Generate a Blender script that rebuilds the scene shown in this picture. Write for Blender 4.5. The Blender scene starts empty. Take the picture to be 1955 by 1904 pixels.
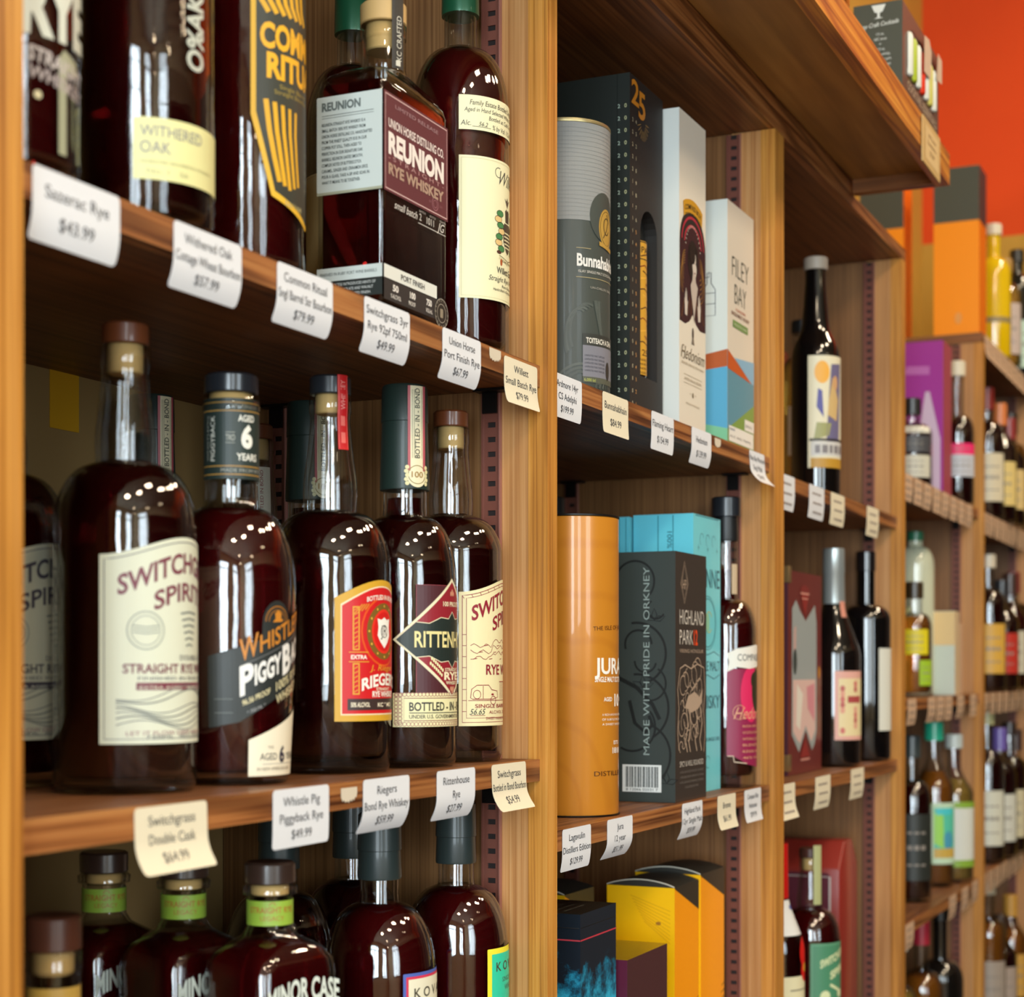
import bpy, bmesh, math, random
from math import sin, cos, pi, radians, atan2, asin, sqrt
from mathutils import Vector, Matrix
random.seed(7)
SC = bpy.context.scene
COL = SC.collection
# ---------------------------------------------------------------- camera
TH = math.atan(1508 / 3300)
cam_d = bpy.data.cameras.new('camera')
cam_d.sensor_width = 36
cam_d.lens = 36 * 3300 / 1955
cam_d.shift_y = (1280 - 952) / 1955
cam_d.clip_start = .02
cam_d.dof.use_dof = True
cam_d.dof.focus_distance = 1.52
cam_d.dof.aperture_fstop = 7.5
cam = bpy.data.objects.new('camera', cam_d)
COL.objects.link(cam)
cam.rotation_euler = (pi / 2, 0, TH - pi / 2)
SC.camera = cam
# ---------------------------------------------------------------- world, lights, exposure
W = bpy.data.worlds.new('world'); SC.world = W; W.use_nodes = True
W.node_tree.nodes['Background'].inputs[0].default_value = (.72, .86, 1, 1)
W.node_tree.nodes['Background'].inputs[1].default_value = 1.0
SC.view_settings.view_transform = 'Standard'
SC.view_settings.look = 'None'
SC.view_settings.gamma = 1
SC.view_settings.use_curve_mapping = False
SC.view_settings.exposure = 0.2
SC.cycles.use_denoising = True
SC.cycles.max_bounces = 10
SC.cycles.transmission_bounces = 8
SC.cycles.transparent_max_bounces = 24
SC.cycles.caustics_refractive = False
SC.cycles.caustics_reflective = False
SC.cycles.sample_clamp_indirect = 6

def area(name, loc, rot, sx, sy, power, col):
    l = bpy.data.lights.new(name, 'AREA'); l.shape = 'RECTANGLE'
    l.size = sx; l.size_y = sy; l.energy = power; l.color = col
    o = bpy.data.objects.new(name, l); COL.objects.link(o)
    o.location = loc; o.rotation_euler = rot
    return o
DAY = (.80, .93, 1.0); WARM = (1.0, .80, .56)
# daylight that enters through the shop windows (behind the camera) ...
area('window_daylight', (-3.56, -.95, .55), (0, -pi / 2, 0), 2.5, 1.5, 175, DAY)
area('window_daylight', (-3.56, -3.25, .55), (0, -pi / 2, 0), 2.5, 1.1, 95, DAY)
area('window_daylight', (-1.25, -4.36, .55), (pi / 2, 0, 0), 1.4, 2.5, 90, DAY)
# ... and the shop's warm ceiling lamps over the aisle
for lx, ly in ((-1.2, -1.1), (-.1, -1.5), (1.0, -1.1), (2.1, -1.5), (3.2, -1.1), (3.9, -.4)):
    area('ceiling_lamp_light', (lx, ly, 2.14), (0, 0, 0), .32, .32, 21, WARM)

# ---------------------------------------------------------------- helpers
def lin(h):
    h = h.lstrip('#'); v = [int(h[i:i + 2], 16) / 255 for i in (0, 2, 4)]
    return tuple((x / 12.92 if x <= .04045 else ((x + .055) / 1.055) ** 2.4) for x in v) + (1,)
MC = {}
def M(h, rough=.5, metal=0.0, coat=0.0):
    k = (h, rough, metal, coat)
    if k not in MC:
        m = bpy.data.materials.new('surface_' + h.lstrip('#')); m.use_nodes = True
        b = m.node_tree.nodes['Principled BSDF']
        nt = m.node_tree
        n = nt.nodes.new('ShaderNodeTexNoise'); n.inputs['Scale'].default_value = 60
        mp = nt.nodes.new('ShaderNodeMapRange'); nt.links.new(n.outputs[0], mp.inputs[0])
        mp.inputs[3].default_value = max(0, rough - .05); mp.inputs[4].default_value = min(1, rough + .05)
        nt.links.new(mp.outputs[0], b.inputs['Roughness'])
        b.inputs['Base Color'].default_value = lin(h)
        b.inputs['Metallic'].default_value = metal
        b.inputs['Coat Weight'].default_value = coat
        b.inputs['Coat Roughness'].default_value = .08
        MC[k] = m
    return MC[k]
def wood(name, dark, mid, light, axis='Z', sc=1.0, rough=.45, ring=.5, tint=1.0):
    m = bpy.data.materials.new(name); m.use_nodes = True; nt = m.node_tree; N = nt.nodes; L = nt.links
    b = N['Principled BSDF']
    tc = N.new('ShaderNodeTexCoord'); mp = N.new('ShaderNodeMapping')
    L.new(tc.outputs['Object'], mp.inputs[0])
    al = 3.5; cr = 70 * sc
    mp.inputs['Scale'].default_value = {'X': (al, cr, cr), 'Y': (cr, al, cr), 'Z': (cr, cr, al)}[axis]
    n1 = N.new('ShaderNodeTexNoise'); n1.inputs['Scale'].default_value = 1; n1.inputs['Detail'].default_value = 5
    n1.inputs['Distortion'].default_value = .3
    L.new(mp.outputs[0], n1.inputs[0])
    mp2 = N.new('ShaderNodeMapping'); L.new(tc.outputs['Object'], mp2.inputs[0])
    s2 = {'X': (1.1, 22, 22), 'Y': (22, 1.1, 22), 'Z': (22, 22, 1.1)}[axis]
    mp2.inputs['Scale'].default_value = s2
    wv = N.new('ShaderNodeTexWave'); wv.wave_type = 'BANDS'; wv.bands_direction = 'DIAGONAL'
    wv.inputs['Scale'].default_value = 1.3; wv.inputs['Distortion'].default_value = 7; wv.inputs['Detail'].default_value = 3
    wv.inputs['Detail Scale'].default_value = 1.2
    L.new(mp2.outputs[0], wv.inputs[0])
    n3 = N.new('ShaderNodeTexNoise'); n3.inputs['Scale'].default_value = 5; L.new(tc.outputs['Object'], n3.inputs[0])
    r1 = N.new('ShaderNodeValToRGB'); e = r1.color_ramp.elements
    e[0].position = .32; e[0].color = lin(dark); e[1].position = .72; e[1].color = lin(light)
    q = r1.color_ramp.elements.new(.5); q.color = lin(mid)
    L.new(n1.outputs[0], r1.inputs[0])
    r2 = N.new('ShaderNodeValToRGB'); e = r2.color_ramp.elements
    e[0].position = .0; e[0].color = lin(dark); e[1].position = .45; e[1].color = (1, 1, 1, 1)
    L.new(wv.outputs[0], r2.inputs[0])
    mx = N.new('ShaderNodeMix'); mx.data_type = 'RGBA'; mx.blend_type = 'MULTIPLY'; mx.inputs[0].default_value = ring
    L.new(r1.outputs[0], mx.inputs[6]); L.new(r2.outputs[0], mx.inputs[7])
    mx2 = N.new('ShaderNodeMix'); mx2.data_type = 'RGBA'; mx2.blend_type = 'OVERLAY'; mx2.inputs[0].default_value = .35
    L.new(mx.outputs[2], mx2.inputs[6]); L.new(n3.outputs[0], mx2.inputs[7])
    L.new(mx2.outputs[2], b.inputs['Base Color'])
    b.inputs['Roughness'].default_value = rough
    bp = N.new('ShaderNodeBump'); bp.inputs['Strength'].default_value = .12; bp.inputs['Distance'].default_value = .001
    L.new(n1.outputs[0], bp.inputs['Height']); L.new(bp.outputs[0], b.inputs['Normal'])
    return m
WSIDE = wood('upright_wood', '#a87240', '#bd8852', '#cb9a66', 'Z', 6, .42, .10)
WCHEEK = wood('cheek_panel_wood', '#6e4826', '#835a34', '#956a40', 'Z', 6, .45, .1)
WEDGE = wood('edging_wood', '#9a6228', '#c48638', '#d69c50', 'Z', 4, .38, .2)
WSHELF = wood('shelf_wood', '#5a3216', '#7a4c28', '#8c5c34', 'X', 3, .5, .2)
WFRONT = wood('shelf_edge_wood', '#5c2e12', '#9c6234', '#b07a46', 'X', 4, .42, .65)
WCAN = wood('fascia_wood', '#96520f', '#c98026', '#da963a', 'X', 3.5, .4, .7)
WENDY = wood('end_board_wood', '#5c2e12', '#8c5628', '#a06a38', 'Y', 3, .45, .3)
WPANEL = wood('soffit_panel', '#8a6230', '#a0743a', '#b08548', 'X', .7, .5, .05)

def glass_mat(name, tint=(1, 1, 1), edge=(.46, .50, .47), blend=.24):
    m = bpy.data.materials.new(name); m.use_nodes = True; nt = m.node_tree; N = nt.nodes; L = nt.links
    N.remove(N['Principled BSDF']); out = N['Material Output']
    lw = N.new('ShaderNodeLayerWeight'); lw.inputs['Blend'].default_value = blend
    mc = N.new('ShaderNodeMix'); mc.data_type = 'RGBA'; L.new(lw.outputs['Facing'], mc.inputs[0])
    mc.inputs[6].default_value = (*tint, 1); mc.inputs[7].default_value = (*edge, 1)
    tr = N.new('ShaderNodeBsdfTransparent'); L.new(mc.outputs[2], tr.inputs[0])
    gl = N.new('ShaderNodeBsdfGlossy'); gl.inputs['Roughness'].default_value = .03
    nz = N.new('ShaderNodeTexNoise'); nz.inputs['Scale'].default_value = 55; nz.inputs['Detail'].default_value = 1
    bp = N.new('ShaderNodeBump'); bp.inputs['Strength'].default_value = .32; bp.inputs['Distance'].default_value = .001
    tc = N.new('ShaderNodeTexCoord'); L.new(tc.outputs['Object'], nz.inputs[0]); L.new(nz.outputs[0], bp.inputs['Height'])
    L.new(bp.outputs[0], gl.inputs['Normal'])
    fr = N.new('ShaderNodeFresnel'); ge = N.new('ShaderNodeNewGeometry')
    io = N.new('ShaderNodeMapRange'); io.inputs[3].default_value = 1.52; io.inputs[4].default_value = 1 / 1.52
    L.new(ge.outputs['Backfacing'], io.inputs[0]); L.new(io.outputs[0], fr.inputs['IOR'])
    mr = N.new('ShaderNodeMath'); mr.operation = 'MULTIPLY'; mr.inputs[1].default_value = 1.3; mr.use_clamp = True
    L.new(fr.outputs[0], mr.inputs[0])
    mx = N.new('ShaderNodeMixShader'); L.new(mr.outputs[0], mx.inputs[0]); L.new(tr.outputs[0], mx.inputs[1]); L.new(gl.outputs[0], mx.inputs[2])
    L.new(mx.outputs[0], out.inputs[0])
    return m
GLASS = glass_mat('clear_bottle_glass')
GGLASS = glass_mat('green_bottle_glass', (.15, .22, .08), (.02, .04, .02))
def liquid_mat(name, col, rough=0.02, tw=.78):
    m = bpy.data.materials.new(name); m.use_nodes = True; b = m.node_tree.nodes['Principled BSDF']
    b.inputs['Base Color'].default_value = (*col, 1); b.inputs['Transmission Weight'].default_value = tw
    b.inputs['IOR'].default_value = 1.36; b.inputs['Roughness'].default_value = rough
    return m
LQ_DARK = liquid_mat('dark_rye_whiskey', (.075, .003, .004), tw=.84)
LQ_RED = liquid_mat('ruby_whiskey', (.17, .005, .008), tw=.80)
LQ_AMBER = liquid_mat('amber_whiskey', (.75, .26, .03))
LQ_GOLD = liquid_mat('golden_whisky', (.9, .6, .12))
LQ_BLACK = liquid_mat('nearly_black_spirit', (.012, .006, .006))

def link(name, bm, mats, parent=None, smooth=False, ang=38):
    if smooth:
        for f in bm.faces: f.smooth = True
        ca = radians(ang)
        for e in bm.edges:
            if len(e.link_faces) == 2 and e.calc_face_angle(0) > ca: e.smooth = False
    me = bpy.data.meshes.new(name); bm.to_mesh(me); bm.free()
    for m in (mats if isinstance(mats, (list, tuple)) else [mats]): me.materials.append(m)
    o = bpy.data.objects.new(name, me); COL.objects.link(o)
    if parent: o.parent = parent
    return o
def tag(o, label, cat, group=None):
    o['label'] = label; o['category'] = cat
    if group: o['group'] = group
    return o
def root(name, label, cat, loc=(0, 0, 0), rz=0, group=None):
    o = bpy.data.objects.new(name, None); COL.objects.link(o); o.empty_display_size = .02
    o.location = loc; o.rotation_euler = (0, 0, rz)
    return tag(o, label, cat, group)
def box(bm, x0, x1, y0, y1, z0, z1, mi=0):
    vs = [bm.verts.new(p) for p in ((x0, y0, z0), (x1, y0, z0), (x1, y1, z0), (x0, y1, z0), (x0, y0, z1), (x1, y0, z1), (x1, y1, z1), (x0, y1, z1))]
    out = []
    for q in ((0, 3, 2, 1), (4, 5, 6, 7), (0, 1, 5, 4), (1, 2, 6, 5), (2, 3, 7, 6), (3, 0, 4, 7)):
        f = bm.faces.new([vs[i] for i in q]); f.material_index = mi; out.append(f)
    return out
def bev(bm, w, seg=2):
    bmesh.ops.bevel(bm, geom=[e for e in bm.edges if e.calc_face_angle(0) > .5], offset=w, segments=seg, affect='EDGES', profile=.5)
def boxo(name, mats, parent, x0, x1, y0, y1, z0, z1, b=0, seg=2):
    bm = bmesh.new(); box(bm, x0, x1, y0, y1, z0, z1)
    if b: bev(bm, b, seg)
    return link(name, bm, mats, parent, smooth=bool(b))
def ring(hx, hy, rc, z, n):
    pts = []; q = n // 4; rc = min(rc, hx, hy)
    for k, (sx, sy) in enumerate(((1, 1), (-1, 1), (-1, -1), (1, -1))):
        cx, cy = sx * (hx - rc), sy * (hy - rc)
        for i in range(q):
            a = k * pi / 2 + (i + .5) * (pi / 2) / q
            pts.append((cx + rc * cos(a), cy + rc * sin(a), z))
    return pts
def norm(p): return (p[0], p[0], p[0], p[1]) if len(p) == 2 else p
def loft(bm, prof, n=40, cap0=True, cap1=True):
    rs = [[bm.verts.new(v) for v in ring(*norm(p), n)] for p in prof]
    for a, b in zip(rs, rs[1:]):
        for i in range(n): bm.faces.new((a[i], a[(i + 1) % n], b[(i + 1) % n], b[i]))
    if cap0: bm.faces.new(rs[0][::-1])
    if cap1: bm.faces.new(rs[-1])
    return rs
def lath(name, prof, mats, parent, n=36, ang=38):
    bm = bmesh.new(); loft(bm, prof, n)
    bmesh.ops.recalc_face_normals(bm, faces=bm.faces[:])
    return link(name, bm, mats, parent, True, ang)
def interp(prof, z):
    prof = [norm(p) for p in prof]
    for a, b in zip(prof, prof[1:]):
        if a[3] <= z <= b[3] and b[3] > a[3]:
            t = (z - a[3]) / (b[3] - a[3]); return tuple(a[i] + (b[i] - a[i]) * t for i in range(3)) + (z,)
    return prof[-1][:3] + (z,)

# ------------------------------------------------ flat artwork (labels, lettering) laid on surfaces
TXT = {}
def glyphs(s, bold, res=3):
    k = (s, bold)
    if k not in TXT:
        cu = bpy.data.curves.new('lettering', 'FONT'); cu.body = s; cu.resolution_u = res; cu.offset = bold; cu.size = 1
        ob = bpy.data.objects.new('lettering', cu)
        me = ob.to_mesh()
        vs = [(v.co.x, v.co.y) for v in me.vertices]; fs = [tuple(p.vertices) for p in me.polygons]
        ob.to_mesh_clear(); bpy.data.objects.remove(ob); bpy.data.curves.remove(cu)
        TXT[k] = (vs, fs)
    return TXT[k]
class Art:
    def __init__(s): s.it = []; s.mats = []
    def mi(s, c):
        m = c if not isinstance(c, str) else M(c, .45)
        if m not in s.mats: s.mats.append(m)
        return s.mats.index(m)
    def poly(s, pts, c, l=1): s.it.append((list(pts), [tuple(range(len(pts)))], s.mi(c), l)); return s
    def rect(s, x, y, w, h, c, l=1, r=0):
        if r:
            pts = []
            for cx, cy, a0 in ((x + w - r, y + h - r, 0), (x + r, y + h - r, 90), (x + r, y + r, 180), (x + w - r, y + r, 270)):
                for i in range(5): a = radians(a0 + i * 22.5); pts.append((cx + r * cos(a), cy + r * sin(a)))
        else: pts = [(x, y), (x + w, y), (x + w, y + h), (x, y + h)]
        return s.poly(pts, c, l)
    def disc(s, x, y, r, c, l=1, ry=None, n=24):
        ry = ry or r
        return s.poly([(x + r * cos(2 * pi * i / n), y + ry * sin(2 * pi * i / n)) for i in range(n)], c, l)
    def xf(s, i0, f):
        s.it[i0:] = [([f(*v) for v in vs], fs, m, l) for vs, fs, m, l in s.it[i0:]]
        return s
    def line(s, pts, w, c, l=1, closed=False):
        pts = list(pts); n = len(pts); vs = []
        for i in range(n):
            a = pts[(i - 1) % n] if closed or i else pts[i]; b = pts[(i + 1) % n] if closed or i < n - 1 else pts[i]
            dx, dy = b[0] - a[0], b[1] - a[1]; d = math.hypot(dx, dy) or 1
            nx, ny = -dy / d * w / 2, dx / d * w / 2
            vs += [(pts[i][0] + nx, pts[i][1] + ny), (pts[i][0] - nx, pts[i][1] - ny)]
        m = n if closed else n - 1
        fs = [(2 * i, 2 * i + 1, (2 * i + 3) % (2 * n), (2 * i + 2) % (2 * n)) for i in range(m)]
        s.it.append((vs, fs, s.mi(c), l)); return s
    def circ(s, x, y, r, w, c, l=1, a0=0, a1=360, ry=None, n=28):
        ry = ry or r; full = a1 - a0 >= 360
        k = n if full else n + 1
        return s.line([(x + r * cos(radians(a0 + (a1 - a0) * i / n)), y + ry * sin(radians(a0 + (a1 - a0) * i / n))) for i in range(k)], w, c, l, full)
    def text(s, t, x, y, h, c, al='c', fit=None, bold=0.0, sh=0, rot=0, warp=None, l=2, sx=1.0):
        vs, fs = glyphs(t, bold)
        if not vs: return s
        x0 = min(v[0] for v in vs); x1 = max(v[0] for v in vs); k = h / .73; kx = k * sx
        if fit: kx = fit / (x1 - x0)
        w = (x1 - x0) * kx; ox = {'c': -w / 2, 'l': 0, 'r': -w}[al]; cr, sr = cos(radians(rot)), sin(radians(rot)); out = []
        for vx, vy in vs:
            px = (vx - x0) * kx + ox + sh * vy * k; py = vy * k
            qx, qy = x + px * cr - py * sr, y + px * sr + py * cr
            if warp: qx, qy = warp(qx, qy)
            out.append((qx, qy))
        s.it.append((out, fs, s.mi(c), l)); return s
    def build(s, name, mp, parent, step=0.0, e=.00012):
        if not s.it: return None
        bm = bmesh.new()
        st_ = min(.03, .9 / len(s.it))
        for q_, (vs, fs, mi, l) in enumerate(s.it):
            l = l + q_ * st_
            bv = [bm.verts.new((v[0], v[1], l)) for v in vs]
            for f in fs:
                try: bm.faces.new([bv[i] for i in f]).material_index = mi
                except ValueError: pass
        if step:
            xs = [v.co.x for v in bm.verts]; a, b = min(xs), max(xs)
            for i in range(math.ceil(a / step), int(b / step) + 1):
                bmesh.ops.bisect_plane(bm, geom=bm.verts[:] + bm.edges[:] + bm.faces[:], plane_co=(i * step + 1e-5, 0, 0), plane_no=(1, 0, 0), dist=1e-7)
            ys = [v.co.y for v in bm.verts]; a, b = min(ys), max(ys)
            for i in range(math.ceil(a / .008), int(b / .008) + 1):
                bmesh.ops.bisect_plane(bm, geom=bm.verts[:] + bm.edges[:] + bm.faces[:], plane_co=(0, i * .008 + 1e-5, 0), plane_no=(0, 1, 0), dist=1e-7)
        big = [f for f in bm.faces if len(f.verts) > 4]
        if big: bmesh.ops.triangulate(bm, faces=big)
        for v in bm.verts: v.co = mp(v.co.x, v.co.y, v.co.z * e)
        return link(name, bm, s.mats, parent)
def cyl(R, a0, z0=0, base=.0004):          # wraps x along the wall of a round body, starting at angle a0
    Rf = R if callable(R) else (lambda z: R)
    def f(x, y, e):
        r = Rf(z0 + y) + base + e; a = a0 + x / Rf(z0 + y)
        return Vector((r * cos(a), r * sin(a), z0 + y))
    return f
def face_front(x0, y0, z0, base=.0003): return lambda x, y, e: Vector((x0 + x, y0 - base - e, z0 + y))
def face_side(x0, y0, z0, base=.0003): return lambda x, y, e: Vector((x0 - base - e, y0 - x, z0 + y))
def face_top(x0, y0, z0, base=.0003): return lambda x, y, e: Vector((x0 + x, y0 + y, z0 + base + e))

# ---------------------------------------------------------------- the room
FL, CE, WL, WR, WB, WF = -1.45, 2.2, -3.4, 4.67, .925, -4.2
def struct(name, mats, *b, bevel=0):
    o = boxo(name, mats, None, *b, b=bevel); o['kind'] = 'structure'; return o
def plaster(name, c, c2, rough=.8):
    m = bpy.data.materials.new(name); m.use_nodes = True; nt = m.node_tree; b = nt.nodes['Principled BSDF']
    n = nt.nodes.new('ShaderNodeTexNoise'); n.inputs['Scale'].default_value = 3; n.inputs['Detail'].default_value = 6
    tc = nt.nodes.new('ShaderNodeTexCoord'); nt.links.new(tc.outputs['Object'], n.inputs[0])
    r = nt.nodes.new('ShaderNodeValToRGB'); r.color_ramp.elements[0].position = .35; r.color_ramp.elements[1].position = .7
    r.color_ramp.elements[0].color = lin(c); r.color_ramp.elements[1].color = lin(c2)
    nt.links.new(n.outputs[0], r.inputs[0]); nt.links.new(r.outputs[0], b.inputs['Base Color']); b.inputs['Roughness'].default_value = rough
    return m
MUSTARD = plaster('mustard_paint', '#b98f35', '#c69a3c'); REDP = plaster('orange_red_paint', '#d84400', '#df4a02')
CREAM = plaster('cream_paint', '#cdbb96', '#d6c6a4'); FLOORM = plaster('worn_floor', '#6e5a44', '#84705a', .5); CEILM = plaster('ceiling_paint', '#8f8470', '#9c917c')
struct('floor', FLOORM, WL, WR, WF, WB, FL - .1, FL)
struct('ceiling', CEILM, WL, WR, WF, WB, CE, CE + .1)
struct('wall_back', MUSTARD, WL, WR, WB, WB + .1, FL, CE)
struct('wall_right', REDP, WR, WR + .1, WF, WB, 1.14, CE)
struct('trim_1', MUSTARD, WR - .003, WR + .1, WF, WB, FL, 1.14)
def wall_with_holes(name, mat, horiz, pos, a0, a1, holes):
    bm = bmesh.new(); th = .12
    def add(u0, u1, z0, z1):
        if u1 - u0 < 1e-4 or z1 - z0 < 1e-4: return
        if horiz: box(bm, u0, u1, pos - th, pos, z0, z1)
        else: box(bm, pos - th, pos, u0, u1, z0, z1)
    cur = a0
    for h0, h1, z0, z1 in sorted(holes):
        add(cur, h0, FL, CE); add(h0, h1, FL, z0); add(h0, h1, z1, CE); cur = h1
    add(cur, a1, FL, CE)
    o = link(name, bm, mat); o['kind'] = 'structure'
HL = [(-3.8, -2.7, -.7, 1.8), (-1.7, -.2, -.7, 1.8)]; HF = [(-1.95, -.55, -.7, 1.8)]
wall_with_holes('wall_left', CREAM, False, WL, WF, WB, HL)
wall_with_holes('wall_front', CREAM, True, WF, WL, WR, HF)
wi = 0
for holes, horiz, pos in ((HL, False, WL), (HF, True, WF)):
    for u0, u1, z0, z1 in holes:
        wi += 1
        bm = bmesh.new(); t = .03
        def bar(a, b, c, d):
            if horiz: box(bm, a, b, pos - .09, pos - .04, c, d)
            else: box(bm, pos - .09, pos - .04, a, b, c, d)
        bar(u0, u1, z0, z0 + .05); bar(u0, u1, z1 - .05, z1); bar(u0, u0 + .05, z0, z1); bar(u1 - .05, u1, z0, z1)
        bar(u0, u1, z1 - .5, z1 - .44)
        n = 5 if u1 - u0 > 2 else 3
        for i in range(1, n): x = u0 + (u1 - u0) * i / n; bar(x - t / 2, x + t / 2, z1 - .5, z1)
        for i in range(1, 2): x = u0 + (u1 - u0) * i / 2; bar(x - t, x + t, z0, z1 - .5)
        o = link('window_%d' % wi, bm, M('#3b352e', .5)); o['kind'] = 'structure'

# ---------------------------------------------------------------- bookcase
YF, YS, YB = .585, .592, .915
UP = [(-.03, 0), (.656, .6886), (1.353, 1.374), (2.053, 2.0925), (2.785, 2.815), (3.56, 3.585), (4.31, 4.335), (4.63, 4.655)]
case = root('bookcase', 'long golden wood bookcase of tall bays along the mustard wall', 'bookcase')
for i, (a, b) in enumerate(UP):
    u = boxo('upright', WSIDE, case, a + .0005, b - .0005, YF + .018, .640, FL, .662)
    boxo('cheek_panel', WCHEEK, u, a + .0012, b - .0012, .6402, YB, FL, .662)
    e = boxo('edging', WEDGE, u, a, b, YF, YF + .018, FL, .662, b=.0012)
boxo('top_board', WSHELF, case, -.03, 2.815, YF + .012, YB, .6626, .681)
boxo('end_edging', WENDY, case, 3.557, 3.5598, YF + .002, YB, .6626, .681)
boxo('top_board', WSHELF, case, 3.56, 4.655, YF + .012, YB, .6626, .681)
tb = boxo('top_edging', WFRONT, case, -.03, 2.815, YF, YF + .012, .6626, .681, b=.001)
tb = boxo('top_edging', WFRONT, case, 3.56, 4.655, YF, YF + .012, .6626, .681, b=.001)
# slotted metal standards on the left and right cheeks of each bay
BROWN = M('#7c4a3e', .35, .15); BROWND = M('#180b08', .6); PINKM = M('#a06a5e', .4, .15)
def standard(x, y, sgn, z0, z1):           # sgn -1: on a face looking to -X
    bm = bmesh.new(); p = .0127; w = .0155; d = .0022
    x0, x1 = (x + sgn * d, x) if sgn < 0 else (x, x + d)
    xa, xb = min(x0, x1), max(x0, x1)
    n = int((z1 - z0) / p)
    box(bm, xa, xb, y, y + .004, z0, z1, 0); box(bm, xa, xb, y + w - .004, y + w, z0, z1, 0)
    for i in range(n):
        z = z0 + i * p
        box(bm, xa, xb, y + .004, y + w - .004, z + .0046, z + p, 0)
    bk = (x - .0006, x - .0001) if sgn < 0 else (x + .0001, x + .0006)
    box(bm, *bk, y + .004, y + w - .004, z0, z1, 1)
    fx = (x - .0042, x) if sgn < 0 else (x, x + .0042)
    box(bm, *fx, y - .0012, y, z0, z1, 2); box(bm, *fx, y + w, y + w + .0012, z0, z1, 0)
    s = link('shelf_standard', bm, [BROWN, BROWND, PINKM], case)
    return s
for i, (a, b) in enumerate(UP):
    if i > 0:
        standard(a, .629, -1, -1.2, .66); standard(a, .845, -1, -1.2, .66)
    if i < len(UP) - 1:
        standard(b, .629, 1, -1.2, .66); standard(b, .845, 1, -1.2, .66)

DKW = wood('dark_reflection_wood', '#2c1a0e', '#3a2414', '#4a2f1a', 'Z', 1, .6, .2)  # wood of the two unseen units added for dark reflections
cb = root('reflection_cupboard', 'unseen tall dark cupboard added by the orange-red end wall to darken bottle reflections', 'reflection_cupboard', (4.44, -1.02, FL))  # added out of view so glossy fronts don't mirror the mustard wall
boxo('body', DKW, cb, -.2, .2, -1.3, 1.3, 0, 2.9, b=.004)
for k in range(4): boxo('door', DKW, cb, -.218, -.201, -1.29 + .65 * k, -.66 + .65 * k, .1, 2.85, b=.003)
ct = root('reflection_shelving', 'unseen dark wooden shelving unit added across the aisle to darken bottle reflections', 'shelving', (2.3, -2.75, FL))  # added out of view; gives the bottles a dark aisle to mirror
boxo('back', DKW, ct, -2.2, 2.2, -.02, .02, 0, 2.5)
for k in range(6): boxo('shelf', DKW, ct, -2.2, 2.2, .021, .35, .1 + .45 * k, .125 + .45 * k, b=.002)
for k in (-2.2, -.01, 2.17): boxo('upright', DKW, ct, k, k + .03, .351, .37, 0, 2.5)

# ledge (projecting canopy) above the first bays
can = root('display_ledge', 'projecting wooden ledge with orange grained fascia above the bays', 'ledge', (0, 0, 0))
boxo('fascia', WCAN, can, -.03, 2.464, .45, .469, .681, .7245, b=.0012)
boxo('end_board', WENDY, can, 2.445, 2.464, .4695, .583, .681, .7115, b=.001)
boxo('soffit_panel', WPANEL, can, -.03, 2.4445, .4695, .583, .700, .7115)
boxo('deck', WSHELF, can, -.03, 2.464, .4695, .915, .7120, .7240)
boxo('rail', WFRONT, can, -.03, 2.464, .585, .603, .6815, .7115)
bm = bmesh.new()
for (cx, cy, r) in ((1.40, .535, .006), (1.432, .522, .005)):
    loft(bm, [(r, .6992), (r * .7, .6999)], 12)
link('knot', bm, M('#2c1a0c', .8), can)

# shelves
BACKM = plaster('bay_back_shade_tan', '#8f7142', '#9a7a48')  # brownish tan carries the shade at the back of the bays
BLACKM = M('#16110f', .4, .5)
SHN = {(0, 0): 'upper', (0, 1): 'lower'}
def shelf(x0, x1, ztop, label, th=.0185):
    w0, w1 = x0 + .0006, x1 - .0006; z0 = ztop - th
    s = boxo('shelf', WSHELF, case, w0, w1, YS + .011, YB - .001, z0, ztop)
    s['label'] = label
    boxo('edging', WFRONT, s, w0, w1, YS, YS + .0108, z0, ztop, b=.0009)
    for sg in (-1, 1):
        for yy in (.629, .845):
            bm = bmesh.new()
            xa, xb = (w1 - .018, w1 - .0045) if sg > 0 else (w0 + .0045, w0 + .018)
            box(bm, xa, xb, yy - .012, yy + .018, z0 - .0025, z0 - .0003)
            xc, xd = (w1 - .0065, w1 - .0045) if sg > 0 else (w0 + .0045, w0 + .0065)
            box(bm, xc, xd, yy + .001, yy + .0145, z0 - .020, z0 - .0026)
            bev(bm, .0005, 1)
            link('shelf_clip', bm, BLACKM, s)
    return s
for i in range(len(UP) - 1):
    boxo('shade_panel', BACKM, case, UP[i][1] + .0005, UP[i + 1][0] - .0005, YB - .0008, YB + .004, FL, .662)  # panel added over the mustard wall, bay shade put into its colour
names = ['empty first bay at the left edge', 'bay of dark bottles at the left', 'bay of whisky boxes in the middle', 'third bay with the sunset-label bottle', 'bay with the purple box', 'bay under the tall orange boxes', 'narrow last bay at the far wall']
LV = [[.260, -.0761, -.412, -.75], [.260, -.0761, -.412, -.75], [.260, -.1405, -.510, -.86], [.2466, -.1435, -.548, -.9], [.324, -.0475, -.419, -.79], [.324, -.0475, -.419, -.79], [.324, -.0475, -.419, -.79]]
ord_ = ['highest shelf', 'second shelf down', 'third shelf down', 'fourth shelf down']
SH = {}
for i, lv in enumerate(LV):
    for j, z in enumerate(lv):
        SH[(i, j)] = z
        shelf(UP[i][1], UP[i + 1][0], z, 'wooden %s of the %s' % (ord_[j], names[i]))

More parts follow.
